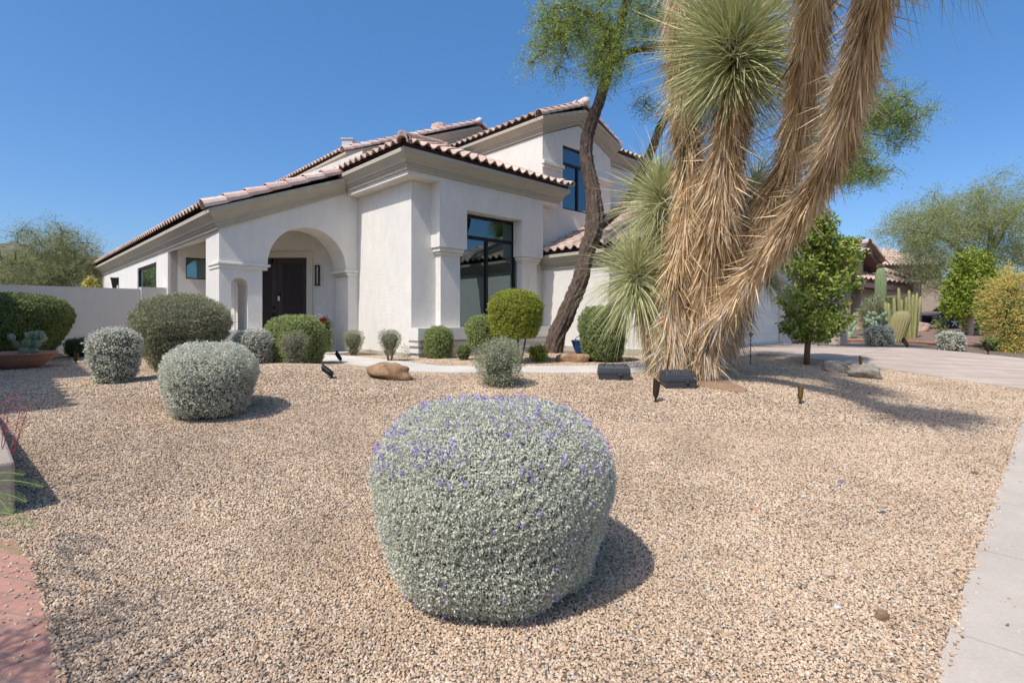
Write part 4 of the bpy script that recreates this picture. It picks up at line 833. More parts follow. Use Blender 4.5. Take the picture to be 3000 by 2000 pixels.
leafy_tree('ficus_tree', 'small bright green dense tree on a pale thin trunk at the right', bs_, [bs_, P(2845, 930, ys_), P(2840, 880, ys_), P(2840, 800, ys_)], [.12, .10, .08, .04],
     [(P(2845, 860, ys_), (1.0, 1.0, 1.1), 1500), (P(2850, 790, ys_), (.75, .75, .9), 900), (P(2885, 850, ys_), (.7, .8, .9), 700), (P(2800, 900, ys_), (.5, .6, .5), 350)], L_BRI, .12, 0, plain('pale_trunk', (.42, .36, .32), .8), seed=4, tuft=8, tuftr=.12)
yl_ = gpt(2362, 1069); Yl = yl_[1]
leafy_tree('laurel_tree', 'young broad leaved green tree on a slim trunk beside the driveway', yl_-[0, 0, .05], [yl_-[0, 0, .05], P(2366, 1010, Yl), P(2370, 930, Yl), P(2382, 830, Yl), P(2390, 720, Yl), P(2385, 640, Yl)], [.062, .06, .055, .055, .04, .015],
     [(P(2376, 950, Yl), (.60, .65, .40), 480), (P(2430, 925, Yl), (.38, .5, .42), 190), (P(2340, 880, Yl), (.42, .5, .34), 250), (P(2430, 830, Yl), (.62, .6, .42), 330), (P(2350, 780, Yl), (.42, .5, .30), 210), (P(2440, 750, Yl), (.62, .5, .36), 330), (P(2385, 700, Yl), (.46, .5, .32), 330), (P(2400, 655, Yl), (.36, .4, .24), 240), (P(2385, 622, Yl), (.17, .2, .22), 90), (P(2490, 715, Yl), (.22, .25, .2), 70)],
     L_LAUR, .105, 0, plain('brown_bark', (.20, .11, .06), .9, var=.3, bmp=.5, bscale=50), seed=8, tuft=6, tuftr=.07)
yt_ = 24.0; bt_ = np.array([(150-CX)/F*yt_, yt_, 0])
ob = np.array([-3.7, .2, float(zg(-3.7, .2))])
tree('desert_tree', 'small thin leaved tree beside the brick path just past the left edge', 'tree', ob, [([ob, ob+[.1, .1, 1.0], ob+[.3, .3, 1.9]], [.06, .05, .03])], [(ob+[.6, .6, 2.3], (.9, .7, .5), 60)], M_TWIG, L_PV, 5, .3, .035, .25, .1, seed=77, tw=.008, twigs=200)
tree('thorn_tree', 'wide thorny tree with sparse grey green crown behind the garden wall', 'tree', bt_,
     [([bt_, P(150, 860, yt_), P(140, 800, yt_), P(120, 750, yt_)], [.25, .2, .15, .06]), ([P(150, 840, yt_), P(190, 780, yt_), P(180, 700, yt_)], [.16, .10, .05]), ([P(150, 850, yt_), P(210, 800, yt_), P(250, 760, yt_)], [.13, .09, .05])],
     [(P(110, 760, yt_), (2.3, 2, 1.3), 130), (P(190, 720, yt_), (1.5, 1.5, 1.0), 70), (P(220, 790, yt_), (1.3, 1.5, 1.0), 70), (P(40, 800, yt_), (1.6, 2, 1.0), 70), (P(160, 830, yt_), (2.3, 1.6, .7), 80), (P(140, 690, yt_), (1.2, 1.2, .7), 26)],
     M_TWIG, L_PV, 10, .62, .075, .2, .1, seed=12, tw=.014, bend=.2, twigs=900)
bush('low green and pink shrub just above the garden wall beside the house eave', 'shrub', 228, 300, 812, 880, L_ORG, .12, 700, box=2, tb=.8, shell=.2, out=.9, name='wild_shrub', depth=23.0, core='green', coref=.6, colbias=-.15, zb=0)
bush('row of dark green scrub along the far side of the garden wall', 'shrub', -40, 250, 815, 900, L_MIX, .11, 700, box=2.4, tb=1, shell=.3, out=.9, ragged=.3, name='wild_shrub', depth=27.0, core='green', coref=.8, zb=0, colbias=-.1)
# ------------------------------------------------------------------ yucca
def ribbons(P0, D0, L, W, droop, nseg=4, g=None, taper=True, curl=0.0):
    n = len(P0); D0 = unit(D0); g = g or RNG; S_ = unit(np.cross(D0, g.normal(size=(n, 3)))); st = []; cv = g.normal(size=(n, 3))*curl
    for k in range(nseg+1):
        s = k/nseg; c = P0+D0*(L*s)[:, None]+np.array([0, 0, -1])*(droop*L*s*s)[:, None]+cv*(L*s*s)[:, None]
        wv = (W*(1-.93*s**1.6) if taper else W*(1-.5*s))[:, None]*.5; st.append((c-S_*wv, c+S_*wv))
    return np.concatenate([np.stack([st[k][0], st[k][1], st[k+1][1], st[k+1][0]], 1) for k in range(nseg)]), nseg
yb0 = gpt(2065, 1107)
YU = thing('yucca_tree', 'giant many trunked yucca with straw coloured dead leaf skirts and green heads', 'yucca', yb0)
def head(c, r, n, up_=(0, 0, 1), lo=-.75, wd=.016, seed=1, dark=0.0, name='leaf_head', droop=.16, dsh=.12):
    g = np.random.default_rng(seed); d = unit(g.normal(size=(n*3, 3))); ax = unit(np.array(up_, float)); h = d@ax; d = d[h > lo][:n]; h = d@ax
    d = unit(d+ax*.15); L = r*g.uniform(.5, 1.08, len(d))**.8*(1+.12*lump(d, 3.0, seed))*(1-dsh*np.clip(-h, 0, 1)); dr = np.where(h < .1, droop*2.2, droop)*g.uniform(.5, 1.3, len(d))
    P0 = np.array(c)+d*.05+ax*(h*.22*r)[:, None]+g.normal(size=d.shape)*.035*r
    q, ns = ribbons(P0, d, L, np.full(len(d), wd)*g.uniform(.7, 1.2, len(d)), dr, 5, g, curl=.09)
    col = np.clip(g.normal(.5-dark, .2, len(d)), 0, 1); quads(name, q.reshape(-1, 3), L_YUC, YU, np.tile(col, ns))
    m_ = n//3; d2 = unit(g.normal(size=(m_, 3))); P2 = np.array(c)+d2*r*.34*g.random((m_, 1)); q, ns = ribbons(P2, unit(g.normal(size=(m_, 3))), r*.22*g.uniform(.4, 1.2, m_), np.full(m_, .005), np.zeros(m_), 5, g, taper=False, curl=.6)
    quads('fibres', q.reshape(-1, 3), L_SILV, YU, np.tile(g.random(m_)*.5+.3, ns))
def trunk_skirt(pts, core_r, skirt_r, n, len_=(.45, .8), seed=1, grey=.0, al=.55, gz=-.45, wd=.018):
    g = np.random.default_rng(seed); pts = np.array([p for p in pts]); seg = np.linalg.norm(np.diff(pts, axis=0), axis=1); cum = np.concatenate([[0], np.cumsum(seg)]); tot = cum[-1]
    fine = [np.array([np.interp(s, cum, pts[:, k]) for k in range(3)]) for s in np.linspace(0, tot, 24)]
    mb = MB(); mb.tube(fine, list(np.interp(np.linspace(0, tot, 24), cum, core_r)), 14, noise=.08); mb.build('trunk', M_YTR, YU)
    s = g.random(n)*tot; A = np.stack([np.interp(s, cum, pts[:, k]) for k in range(3)], -1); e = .05; A2 = np.stack([np.interp(np.minimum(s+e, tot), cum, pts[:, k]) for k in range(3)], -1); A1 = np.stack([np.interp(np.maximum(s-e, 0), cum, pts[:, k]) for k in range(3)], -1)
    ax = unit(A2-A1); rnd = unit(np.cross(ax, g.normal(size=(n, 3)))); cr = np.interp(s, cum, core_r); sr = np.interp(s, cum, skirt_r)
    sr = sr*(1+.20*lump(A+rnd*.35, 4.5, seed+60)+.08*np.sin(s*7.3))
    P0 = A+rnd*(cr*.9)[:, None]; L = g.uniform(len_[0], len_[1], n); dn = unit(-ax*al+np.array([0, 0, gz]))
    D = unit(dn+rnd*((sr-cr)/L*1.1*g.uniform(.5, 1.35, n))[:, None]+g.normal(size=(n, 3))*.15)
    stray = g.random(n) < .09; D[stray] = unit(D[stray]+rnd[stray]*.8+g.normal(size=(stray.sum(), 3))*.35)
    zmin = np.array([float(v) for v in zg(P0[:, 0], P0[:, 1])]); L = np.minimum(L, np.maximum(.12, (P0[:, 2]-zmin)/np.maximum(.3, -D[:, 2])*.97))
    q, ns = ribbons(P0, D, L, wd*g.uniform(.6, 1.5, n), np.full(n, .08)*g.uniform(-.5, 2, n), 4, g, curl=.055)
    col = g.normal(.60, .24, n)-.34*lump(A+rnd*.35, 4.5, seed); gm = g.random(n) < (grey+.25*(s/tot < .22)); col = np.clip(col, 0, .93); col[gm] = g.uniform(.94, 1, gm.sum())  # patchy darker colour paints in the deep shadows between leaf clumps
    quads('dead_leaf_skirt', q.reshape(-1, 3), L_DEAD, YU, np.tile(col, ns))
def PT(l): return [P(*a) for a in l]
bY = yb0[1]
zb_ = lambda x, Y: CAMZ+0  
def base_pt(x, Y): X_ = (x-CX)/F*Y; return np.array([X_, Y, float(zg(X_, Y))-.05])
T1 = [base_pt(1966, bY-.1)] + PT([(1968, 950, bY-.1), (1976, 800, bY-.1), (2008, 650, bY-.1), (2022, 500, bY-.1), (1998, 220, bY), (1992, -60, bY-.1), (1995, -300, bY-.2)])
T2 = [base_pt(2040, bY+.05)] + PT([(2045, 950, bY+.0), (2075, 800, bY-.2), (2100, 650, bY-.4), (2120, 480, bY-.6), (2142, 330, bY-.75), (2150, 200, bY-.85)])
T3 = [base_pt(2050, bY+.3)] + PT([(2088, 980, bY+.25), (2128, 860, bY+.1), (2180, 740, bY-.1), (2245, 610, bY-.5), (2315, 480, bY-.9), (2352, 300, bY-1.5), (2374, 120, bY-2.1), (2388, -60, bY-2.6), (2400, -260, bY-3.1)])
T4 = [base_pt(2050, bY+.0)] + PT([(2072, 1000, bY-.15), (2130, 900, bY-.5), (2215, 785, bY-0.86), (2318, 650, bY-1.55), (2404, 520, bY-2.15), (2460, 390, bY-2.67), (2512, 210, bY-3.27), (2553, 20, bY-3.70), (2600, -140, bY-4.04), (2645, -300, bY-4.30)])
T5 = [base_pt(1950, bY+.6)] + PT([(1950, 950, bY+.6), (1944, 800, bY+.6), (1936, 640, bY+.6)])
T6 = [base_pt(1925, bY+.5)] + PT([(1915, 1000, bY+.5), (1895, 900, bY+.45), (1870, 840, bY+.4)])
T7 = [base_pt(2060, bY+.7)] + PT([(2110, 800, bY+.8), (2170, 640, bY+.9), (2200, 560, bY+1.0)])
T8 = [base_pt(2080, bY+.6)] + PT([(2140, 950, bY+.7), (2190, 820, bY+.8)])
sk_ = lambda k, a, b: [a+(b-a)*i/(k-1) for i in range(k)]
trunk_skirt(T1, [.17, .15, .14, .13, .13, .14, .14, .14], [.26, .26, .235, .22, .235, .26, .27, .27], 8500, seed=21, len_=(.35, .7))
trunk_skirt(T2, [.20, .20, .16, .15, .14, .13, .12], [.25, .27, .29, .30, .29, .26, .18], 9000, seed=22, len_=(.4, .8))
trunk_skirt(T3, [.17, .16, .14, .13, .125, .12, .12, .115, .11, .11], [.24, .25, .24, .23, .22, .215, .21, .205, .20, .20], 9500, seed=23, al=1.0, gz=-.2, len_=(.32, .6))
trunk_skirt(T4, [.18, .17, .15, .13, .115, .105, .10, .10, .095, .09, .09], [.24, .24, .22, .20, .185, .175, .17, .17, .17, .165, .16], 12000, seed=24, grey=.04, al=1.0, gz=-.18, len_=(.28, .5), wd=.016)
trunk_skirt(T5, [.13, .12, .11, .10], [.20, .24, .23, .15], 3200, seed=25, len_=(.4, .7))
trunk_skirt(T6, [.10, .10, .09, .08], [.15, .18, .18, .12], 900, seed=26, len_=(.3, .5))
trunk_skirt(T7, [.12, .11, .10, .09], [.2, .24, .22, .14], 900, seed=27)
trunk_skirt(T8, [.12, .11, .10], [.25, .3, .2], 1400, seed=28)
head(P(2152, 155, bY-.85), 1.72, 2500, lo=-.84, seed=31, wd=.020, droop=.10, dsh=.48)
head(P(1938, 600, bY+.6), .99*1.15, 1300, lo=-.9, seed=32, wd=.015)
head(P(1866, 815, bY+.4), .92*1.15, 1200, lo=-.93, seed=33, wd=.016, droop=.22)
head(P(2215, 560, bY+1.0), .85, 420, lo=-.7, seed=34, wd=.014, dark=-.1)
head(P(2240, 800, bY+.8), .75, 420, lo=-.8, seed=35, wd=.015, dark=.2)
head(P(1995, -330, bY-.2), 1.2, 700, lo=-.8, seed=36, wd=.02)
head(P(2402, -285, bY-3.15), .95, 700, lo=-.8, seed=37, wd=.016)
head(P(2655, -330, bY-4.35), .95, 900, up_=(.2, -.3, 1), lo=-.85, seed=38, wd=.016, dark=.2)
head(P(2810, -260, bY-4.3), .7, 500, up_=(.4, -.2, 1), lo=-.85, seed=39, wd=.014, dark=.2)
# ------------------------------------------------------------------ rocks
def rock(name, label, xl, xr, yt, yb, mat, seed, depth_k=.7, cat='boulder', sink=.12, sq=2.6, tilt=0, group=None):
    b = gpt((xl+xr)/2, yb); hw = (xr-xl)/2/F*b[1]; Yc = b[1]+hw*depth_k*.6; hw = (xr-xl)/2/F*Yc/math.sqrt(1+(((xl+xr)/2-CX)/F)**2); cx = ((xl+xr)/2-CX)/F*Yc; zb = float(zg(cx, Yc)); h = CAMZ+(HY-yt)/F*Yc-zb
    n_, m_ = 34, 18; g = np.random.default_rng(seed); V = []
    D = []
    for i in range(m_+1):
        ph = math.pi*i/m_
        for k in range(n_): D.append((math.sin(ph)*math.cos(2*math.pi*k/n_), math.sin(ph)*math.sin(2*math.pi*k/n_), math.cos(ph)))
    D = np.array(D); k_ = (np.abs(D)**sq).sum(1)**(-1/sq); Q = D*k_[:, None]
    disp = 1+.16*lump(Q, 2.6, seed)+.07*lump(Q, 7, seed+1)+.03*lump(Q, 17, seed+2)+.015*lump(Q, 34, seed+3)
    for _ in range(3):
        d = unit(g.normal(size=3)*np.array([1, 1, .4])); s = Q@d; lim = .72+.15*g.random(); over = np.maximum(0, s-lim); Q = Q-d*over[:, None]*.85
    Q = Q*disp[:, None]; Q[:, 2] += tilt*Q[:, 0]; Q = Q*np.array([hw/1.02, hw*depth_k, h*(.5+sink)]) ; Q[:, 2] += h*(.5-sink*.9)
    mb = MB(); mb.add(Q, [(i*n_+k, (i+1)*n_+k, (i+1)*n_+(k+1) % n_, i*n_+(k+1) % n_) for i in range(m_) for k in range(n_)])
    o = mb.build(name, mat, None, smooth=True); o.location = (cx, Yc, zb); o.data.shade_smooth(); return tag(o, label, cat, group)
rock('boulder', 'brown rounded boulder on the gravel in front of the entry path', 1079, 1206, 1062, 1114, M_ROCK, 3, .55, tilt=-.12)
rock('boulder', 'flat reddish rock lying at the foot of the leaning mesquite trunk', 1628, 1728, 1036, 1062, M_ROCK, 5, .5, sink=.2)
rock('boulder', 'grey tan boulder beside the driveway, left one of the pair', 2408, 2486, 1056, 1092, M_ROCK2, 7, .6, tilt=-.15)
rock('boulder', 'long flat tan boulder beside the driveway, right one of the pair', 2478, 2592, 1070, 1110, M_ROCK2, 9, .55, tilt=-.1)
rock('boulder', 'low pinkish boulder under the columnar cactus', 2665, 2728, 945, 972, plain('pink_rock', (.42, .29, .22), .9, var=.15), 11, .6)
rock('boulder', 'flat brown rock in front of the parked car', 2722, 2775, 942, 958, M_ROCK, 13, .5)
rock('boulder', 'dark brown lava rock at the foot of the leaning trunk', 1664, 1703, 1048, 1060, plain('lava_rock', (.10, .06, .045), .95, var=.5, scale=20, bmp=1, bscale=60, bdist=.02), 15, .6)
for i, (x, y, w_) in enumerate([(2586, 1805, 40), (1715, 1196, 14), (2050, 1245, 12), (1745, 1500, 14)][:1]): rock('flat_stone', 'flat tan stone lying on the gravel at lower right', x-22, x+22, y-18, y+18, M_ROCK, 19, .8, cat='stone')
for (lab, x, y, w_, col) in (('small dark stone lying on the pale gravel right of the big sage mound', 2588-2, 1500, 13, (.07, .07, .075)), ('reddish flat chip of stone on the gravel well right of the big sage mound', 2219, 1490, 15, (.42, .22, .15)), ('pale pebble lying on the concrete sidewalk at the right', 2897, 1527, 10, (.42, .38, .30)), ('bluish flat stone on the gravel right of the big sage mound', 2465, 1409, 17, (.16, .17, .19)), ('flat tan slab stone on the gravel near the lower right', 2425, 1680, 26, (.50, .37, .27)), ('dark brown stone near the sidewalk edge at right', 2854, 1383, 16, (.17, .11, .085)), ('pale rounded stone on the gravel at lower right', 2454, 1777, 17, (.62, .58, .52)), ('small black stone on the gravel right of the mound foot', 2341, 1720, 12, (.06, .06, .065))):
    rock('loose_stone', lab, x-w_*.75, x+w_*.75, y-w_*.25, y+w_*.5, plain('chip_%d' % x, col, .9, var=.2, scale=60), int(x), .7, cat='stone', group='odd stones on the gravel')
# ------------------------------------------------------------------ plastic boxes
def bait_box(label, xc, yb, w_, d_, h_, rz):
    b = gpt(xc, yb); t = thing('equipment_box', label, 'plastic box', (b[0], b[1]+d_/2, b[2]-.01), 'dark plastic boxes at the yucca', rz)
    mb = MB(); mb.box((-w_/2, -d_/2, 0), (w_/2, d_/2, h_*.46), taper=.92); mb.box((-w_/2-.008, -d_/2-.008, h_*.44), (w_/2+.008, d_/2+.008, h_*.50)); o = mb.build('body', M_DKPL, t, bevel=.006, world=False)
    mb = MB(); V = []
    for z, s, e in ((.505, 1.0, 0), (.62, .985, 0), (.80, .93, 0), (.94, .80, 0), (1.0, .66, 0)): V += [(sx*w_/2*(1-(1-s)*.45), sy*d_/2*s, h_*z) for sx, sy in ((-1, -1), (1, -1), (1, 1), (-1, 1))]
    mb.add(V, [(i*4+k, i*4+(k+1) % 4, (i+1)*4+(k+1) % 4, (i+1)*4+k) for i in range(4) for k in range(4)]+[(3, 2, 1, 0), (16, 17, 18, 19)])
    for k in (-.33, 0, .33): mb.box((w_*k-.012, -d_*.43, h_*.80), (w_*k+.012, d_*.43, h_*1.0+.006))
    mb.build('lid', M_DKPL, t, bevel=.006, world=False)
    mb = MB()
    mb.box((w_*.12, -d_/2-.024, h_*.36), (w_*.24, -d_/2-.004, h_*.60)); mb.build('latch', M_DKPL, t, bevel=.003, world=False)
bait_box('dark grey plastic box with ridged lid on the gravel left of the yucca base', 1803, 1115, .53, .30, .27, -.1)
bait_box('black ridged plastic box at the very foot of the yucca trunks', 1995, 1140, .50, .32, .29, .05)
# ------------------------------------------------------------------ garden lights
def spot(label, px, py, hgt, rz, tilt=1.0, mat=None, group='garden spotlights on the gravel', size=1.0, depth=None):
    b = gpt(px, py); t = thing('spotlight', label, 'spotlight', b, group, rz)
    mb = MB(); mb.tube([(0, 0, -.05), (0, 0, hgt*.30)], .011*size, 8); mb.tube([(0, 0, hgt*.26), (.0, 0, hgt*.36)], .02*size, 8); mb.tube([(0, 0, -.01), (0, 0, .015)], .03*size, 8); mb.build('stake', M_BRONZE, t, world=False)
    d = np.array([math.sin(tilt), 0, math.cos(tilt)]); p = np.array([0, 0, hgt*.36]); L = hgt*.62
    mb = MB(); mb.tube([p-d*.01, p+d*L*.25, p+d*L*.3, p+d*L*.95], [.028*size, .035*size, .036*size, .037*size], 14)
    # slanted shroud
    a = np.array([0, 1, 0]); b_ = np.cross(d, a); V = []; n = 14
    for k in range(n):
        th = 2*math.pi*k/n; q = a*math.cos(th)+b_*math.sin(th); e = p+d*L*.93+q*.038*size; V += [e, e+d*(.02+.05*(.5+.5*math.sin(th)))*size]
    mb.add(V, [(2*k, 2*((k+1) % n), 2*((k+1) % n)+1, 2*k+1) for k in range(n)]); mb.build('lamp_head', mat or M_BRONZE, t, world=False)
spot('bronze upright spotlight on the gravel in front of the black box at the yucca', 1921, 1178, .27, 0, .08, size=1.3)
spot('brass rimmed spotlight standing in the yucca shadow on the gravel', 2344, 1182, .20, .6, .15, M_BRASS)
spot('black spotlight tilted left on the gravel mound before the entry path', 972, 1110, .20, math.pi-.2, 1.0, M_BLK, size=1.2)
spot('black spotlight tilted left at the edge of the path near the green boxwood', 998, 1063, .20, math.pi-.1, .6, M_BLK, size=1.1)
spot('little spotlight tilted left on the gravel between the two silver mounds across the driveway', 2658, 1021, .26, math.pi, .6, M_BRONZE, size=1.5)
spot('little spotlight tilted left below the small dark green shrub at far right', 2895, 1038, .30, math.pi, .5, M_BRONZE, size=1.3)
spot('short brass spotlight standing on the boulders beside the driveway', 2521, 1072, .17, 0, .05, M_BRASS)
spot('small bronze spotlight in the shade beside the dark low hedge at left', 222, 1066, .20, 0, .1, M_BRONZE)
def path_light(label, px, py, h, hat=.06):
    b = gpt(px, py); t = thing('path_light', label, 'path light', b, 'slim bronze path lights'); mb = MB(); mb.tube([(0, 0, -.05), (0, 0, h)], .011, 8); mb.build('post', M_BRONZE, t, world=False)
    mb = MB(); mb.lathe([(.013, -.02), (hat, .01), (hat*.9, .02), (.02, .05), (.008, .075)], (0, 0, h), 12); mb.lathe([(.02, -.055), (.022, -.02)], (0, 0, h), 10); mb.build('hat', M_BRONZE, t, world=False)
path_light('tall slim bronze path light right of the yucca beside the driveway', 2199, 1066, .62)
path_light('slim brass path light behind the loose silvery shrub under the topiary', 1519, 1045, .38)
path_light('short bronze path light in front of the tall clipped shrub by the yucca', 1774, 1072, .20, .03)
# ------------------------------------------------------------------ pots, cactus bowl, flowers
b = gpt(40, 1086); b[1] += .45; b[0] = (40-CX)/F*b[1]; b[2] = float(zg(b[0], b[1]))
t = thing('bowl_planter', 'wide shallow terracotta bowl planted with prickly pear at the left edge', 'planter', b)
mb = MB(); mb.lathe([(.33, 0), (.42, .06), (.52, .15), (.60, .25), (.63, .265), (.63, .285), (.59, .285), (.5, .22), (.02, .20)], (0, 0, 0), 36); mb.build('bowl', M_TERRA, t, smooth=False, world=False)
def pads(mb, p, d, n_, size, g, lvl=0):
    d = unit(np.array(d)); sz = size*g.uniform(.8, 1.15); c = np.array(p)+d*sz*.52; nrm = unit(np.cross(d, g.normal(size=3))+np.array([0, -.5, 0])); s_ = unit(np.cross(d, nrm)); V = []
    for i, (k, w_) in enumerate([(-.5, .12), (-.4, .5), (-.2, .78), (0, .9), (.22, .86), (.4, .58), (.5, .2)]):
        for j in range(10):
            a = 2*math.pi*j/10; V.append(c+d*k*sz+s_*math.cos(a)*w_*sz*.42+nrm*math.sin(a)*.045*w_*(sz/.25))
    mb.add(V, [(i*10+j, i*10+(j+1) % 10, (i+1)*10+(j+1) % 10, (i+1)*10+j) for i in range(6) for j in range(10)]+[tuple(range(10)), tuple(range(69, 59, -1))])
    if n_ > 0:
        for _ in range(g.integers(1, 3)): pads(mb, c+d*sz*.45+s_*g.uniform(-.25, .25)*sz, d+g.normal(size=3)*.45+np.array([0, 0, .3]), n_-1, size*.88, g)
def pear(label, loc, n, size, lv, seed, spread=.3, group=None):
    g = np.random.default_rng(seed); t = thing('prickly_pear', label, 'cactus', loc, group); mb = MB()
    for k in range(n): pads(mb, (g.uniform(-spread, spread), g.uniform(-spread, spread)*.7, 0), (g.uniform(-.5, .5), g.uniform(-.3, .1), 1), lv, size, g)
    mb.build('pads', M_PEAR, t, smooth=True, world=False); return t
pear('small prickly pear growing in the terracotta bowl', (b[0]+.05, b[1], b[2]+.2), 6, .19, 2, 4, .33)
pb = gpt(2490, 985); pear('prickly pear clump with round grey green pads left of the saguaro', (pb[0], 20, float(zg(pb[0], 20))), 9, .34, 3, 6, .9)
b = gpt(1697, 1037); t = thing('blue_pot', 'glossy blue pot with hoop handle half hidden by the tall clipped shrub', 'pot', b)
mb = MB(); mb.lathe([(.12, 0), (.15, .04), (.21, .18), (.245, .30), (.26, .31), (.26, .335), (.235, .335), (.2, .25), (.02, .2)], (.06, 0, 0), 28); mb.build('pot_body', M_BLUE, t, smooth=True, world=False)
mb = MB(); mb.tube([(.06-.15*math.cos(a)-.02, -.1, .33+.11*math.sin(a)) for a in np.linspace(0, math.pi, 10)], .011, 6); mb.build('handle', M_DKPL, t, world=False)
fy = 13.6; fx = (945-CX)/F*fy; t = thing('flower_pot', 'tall pot of red and white flowers with trailing green vines in the entry', 'plant', (fx, fy, .03))
mb = MB(); mb.lathe([(.13, 0), (.17, .3), (.21, .52), (.23, .54), (.02, .5)], (0, 0, 0), 18); mb.build('pot_body', M_DKPL, t, world=False)
g = np.random.default_rng(3); q = unit(g.normal(size=(900, 3)))*g.random((900, 1))*np.array([.28, .22, .22])+[0, 0, .68]; quads('leaves', leaf_quads(q, g.normal(size=q.shape), .08*np.ones(900), .03*np.ones(900)).reshape(-1, 3), L_DGRN, t, g.random(900), world=False)
q = np.array([(.18, -.12, .6)])+g.normal(size=(1200, 3))*np.array([.06, .04, .0])-np.array([0, 0, 1])*g.random((1200, 1))*.55; quads('vines', leaf_quads(q, g.normal(size=q.shape)+[0, 0, -1], .06*np.ones(1200), .02*np.ones(1200)).reshape(-1, 3), L_DGRN, t, g.random(1200), world=False)
cc = np.array([(-.12, -.15, .88), (-.03, -.18, .93), (.05, -.17, .82), (.0, -.2, .76), (.11, -.15, .86), (-.18, -.12, .8)]); q = np.repeat(cc, 60, 0)+g.normal(size=(360, 3))*.028
quads('blossoms', leaf_quads(q, g.normal(size=q.shape), .04*np.ones(360), .035*np.ones(360)).reshape(-1, 3), L_FLR, t, np.repeat([1, 1, .2, .1, .3, .9], 60), world=False)
# ------------------------------------------------------------------ left edge: red stemmed plant and bird of paradise
rb = gpt(-30, 1440); t = thing('red_stem_plant', 'red flower stalks rising at the left edge above the low wall', 'plant', rb); g = np.random.default_rng(2); mb = MB(); tips = []
Ye = rb[1]
for (x0, x1, y1) in ((-20, 62, 1188), (-25, 30, 1150), (-20, 88, 1178), (-40, -5, 1165), (-10, 60, 1250), (-30, 12, 1215)):
    p0, p1 = P(x0, 1400, Ye), P(x1, y1, Ye+g.uniform(-.1, .1)); mid = (p0+p1)/2+np.array([.03, 0, -.05]); mb.tube([p0-[0, 0, .5], p0, mid, p1], [.004, .004, .003, .0012], 5)
    for s in np.linspace(.35, 1, 7): c = mid*(1-s)+p1*s; e = c+np.array([g.normal()*.05, g.normal()*.03, .045]); mb.tube([c, e], [.0015, .001], 4); tips.append(e)
mb.build('stem', L_RED, t, attr=True); tips = np.repeat(np.array(tips), 6, 0)+g.normal(size=(len(tips)*6, 3))*.008
quads('flowers', leaf_quads(tips, g.normal(size=tips.shape)+[0, 0, .6], .014*np.ones(len(tips)), .006*np.ones(len(tips))).reshape(-1, 3), L_RED, t, g.random(len(tips)))
def fern(label, px, py, fr, seed, loc):
    t = thing('feathery_plant', label, 'plant', loc); g = np.random.default_rng(seed); mb = MB(); Q = []; Cc = []
    for (x0, y0, x1, y1, Yf, dz) in fr:
        a, b_ = P(x0, y0, Yf), P(x1, y1, Yf-.08); n = 22; pts = [a*(1-s)+b_*s+np.array([0, 0, dz*math.sin(s*math.pi)]) for s in np.linspace(0, 1, n)]; mb.tube(pts, list(np.linspace(.004, .0015, n)), 4)
        d = unit(b_-a); side = unit(np.cross(d, np.array([0.2, -.3, 1])))
        for i, p in enumerate(pts[3:]):
            for sg in (-1, 1):
                Lp = .05*math.sin((i+3)/n*math.pi*.9+.25); dd = unit(side*sg+d*.5); kk = 6
                for j in range(kk):
                    c = p+dd*Lp*j/kk
                    for s2 in (-1, 1): Q.append((c, unit(d*s2+dd*.5))); Cc.append(g.uniform(0, .55) if g.random() > .12 else 1)
    mb.build('stem', M_GBARK, t); Pq = np.array([q[0] for q in Q]); Dq = np.array([q[1] for q in Q]); quads('leaflets', leaf_quads(Pq, Dq, np.full(len(Pq), .009), np.full(len(Pq), .0035), side=np.tile([0., 0., 1.], (len(Pq), 1))).reshape(-1, 3), L_FERN, t, Cc); return t
fl = gpt(-60, 1600)
fern('feathery green fronds with yellow flowers reaching in at the left edge', 0, 0, [(-60, 1420, 125, 1425, 3.0, .03), (-60, 1455, 75, 1468, 2.95, .03), (-60, 1560, 105, 1548, 2.7, .04), (-60, 1510, 95, 1530, 2.75, .03), (-60, 1600, 60, 1620, 2.6, .02), (-50, 1400, 70, 1390, 3.05, .02), (-40, 1440, 30, 1500, 2.9, .02)], 7, fl)
# ------------------------------------------------------------------ cacti across the driveway
def ribbed(name, label, loc, prof, ribs, mat, arms=(), lean=(0, 0), n_=None, crown=True):
    t = thing(name, label, 'cactus', loc); mb = MB(); n = ribs*4; V = []
    for r_, z in prof:
        for k in range(n): a = 2*math.pi*k/n; q = r_*(1+.09*math.cos(ribs*a)); V.append((q*math.cos(a)+lean[0]*z, q*math.sin(a)+lean[1]*z, z))
    m_ = len(prof); mb.add(V, [(i*n+k, i*n+(k+1) % n, (i+1)*n+(k+1) % n, (i+1)*n+k) for i in range(m_-1) for k in range(n)]+[tuple(range((m_-1)*n, m_*n))]); mb.build('stem', mat, t, smooth=True, world=False); return t
Yc_ = 22.0; sx = (2338+242-CX)/F*Yc_; zs = float(zg(sx, Yc_)); Hs = CAMZ+(HY-783)/F*Yc_-zs
t = ribbed('saguaro_cactus', 'tall ribbed saguaro column in front of the neighbour house', (sx, Yc_, zs), [(.15, -.1), (.18, .4), (.195, Hs*.45), (.165, Hs*.52), (.195, Hs*.6), (.205, Hs*.75), (.175, Hs*.9), (.12, Hs*.975), (.03, Hs)], 18, M_CACT)
q = unit(np.abs(RNG.normal(size=(220, 3)))*np.sign(RNG.normal(size=(220, 3))*[1, 1, 0]+[0, 0, 1]))*.11+[0, 0, Hs-.04]; quads('buds', leaf_quads(q, q-[0, 0, Hs-.2], .09*np.ones(220), .05*np.ones(220)).reshape(-1, 3), L_DEAD, t, RNG.random(220)*.4, world=False)
bx = (2632-CX)/F*18.6; zb2 = float(zg(bx, 18.6)); Hb = CAMZ+(HY-910)/F*18.6-zb2
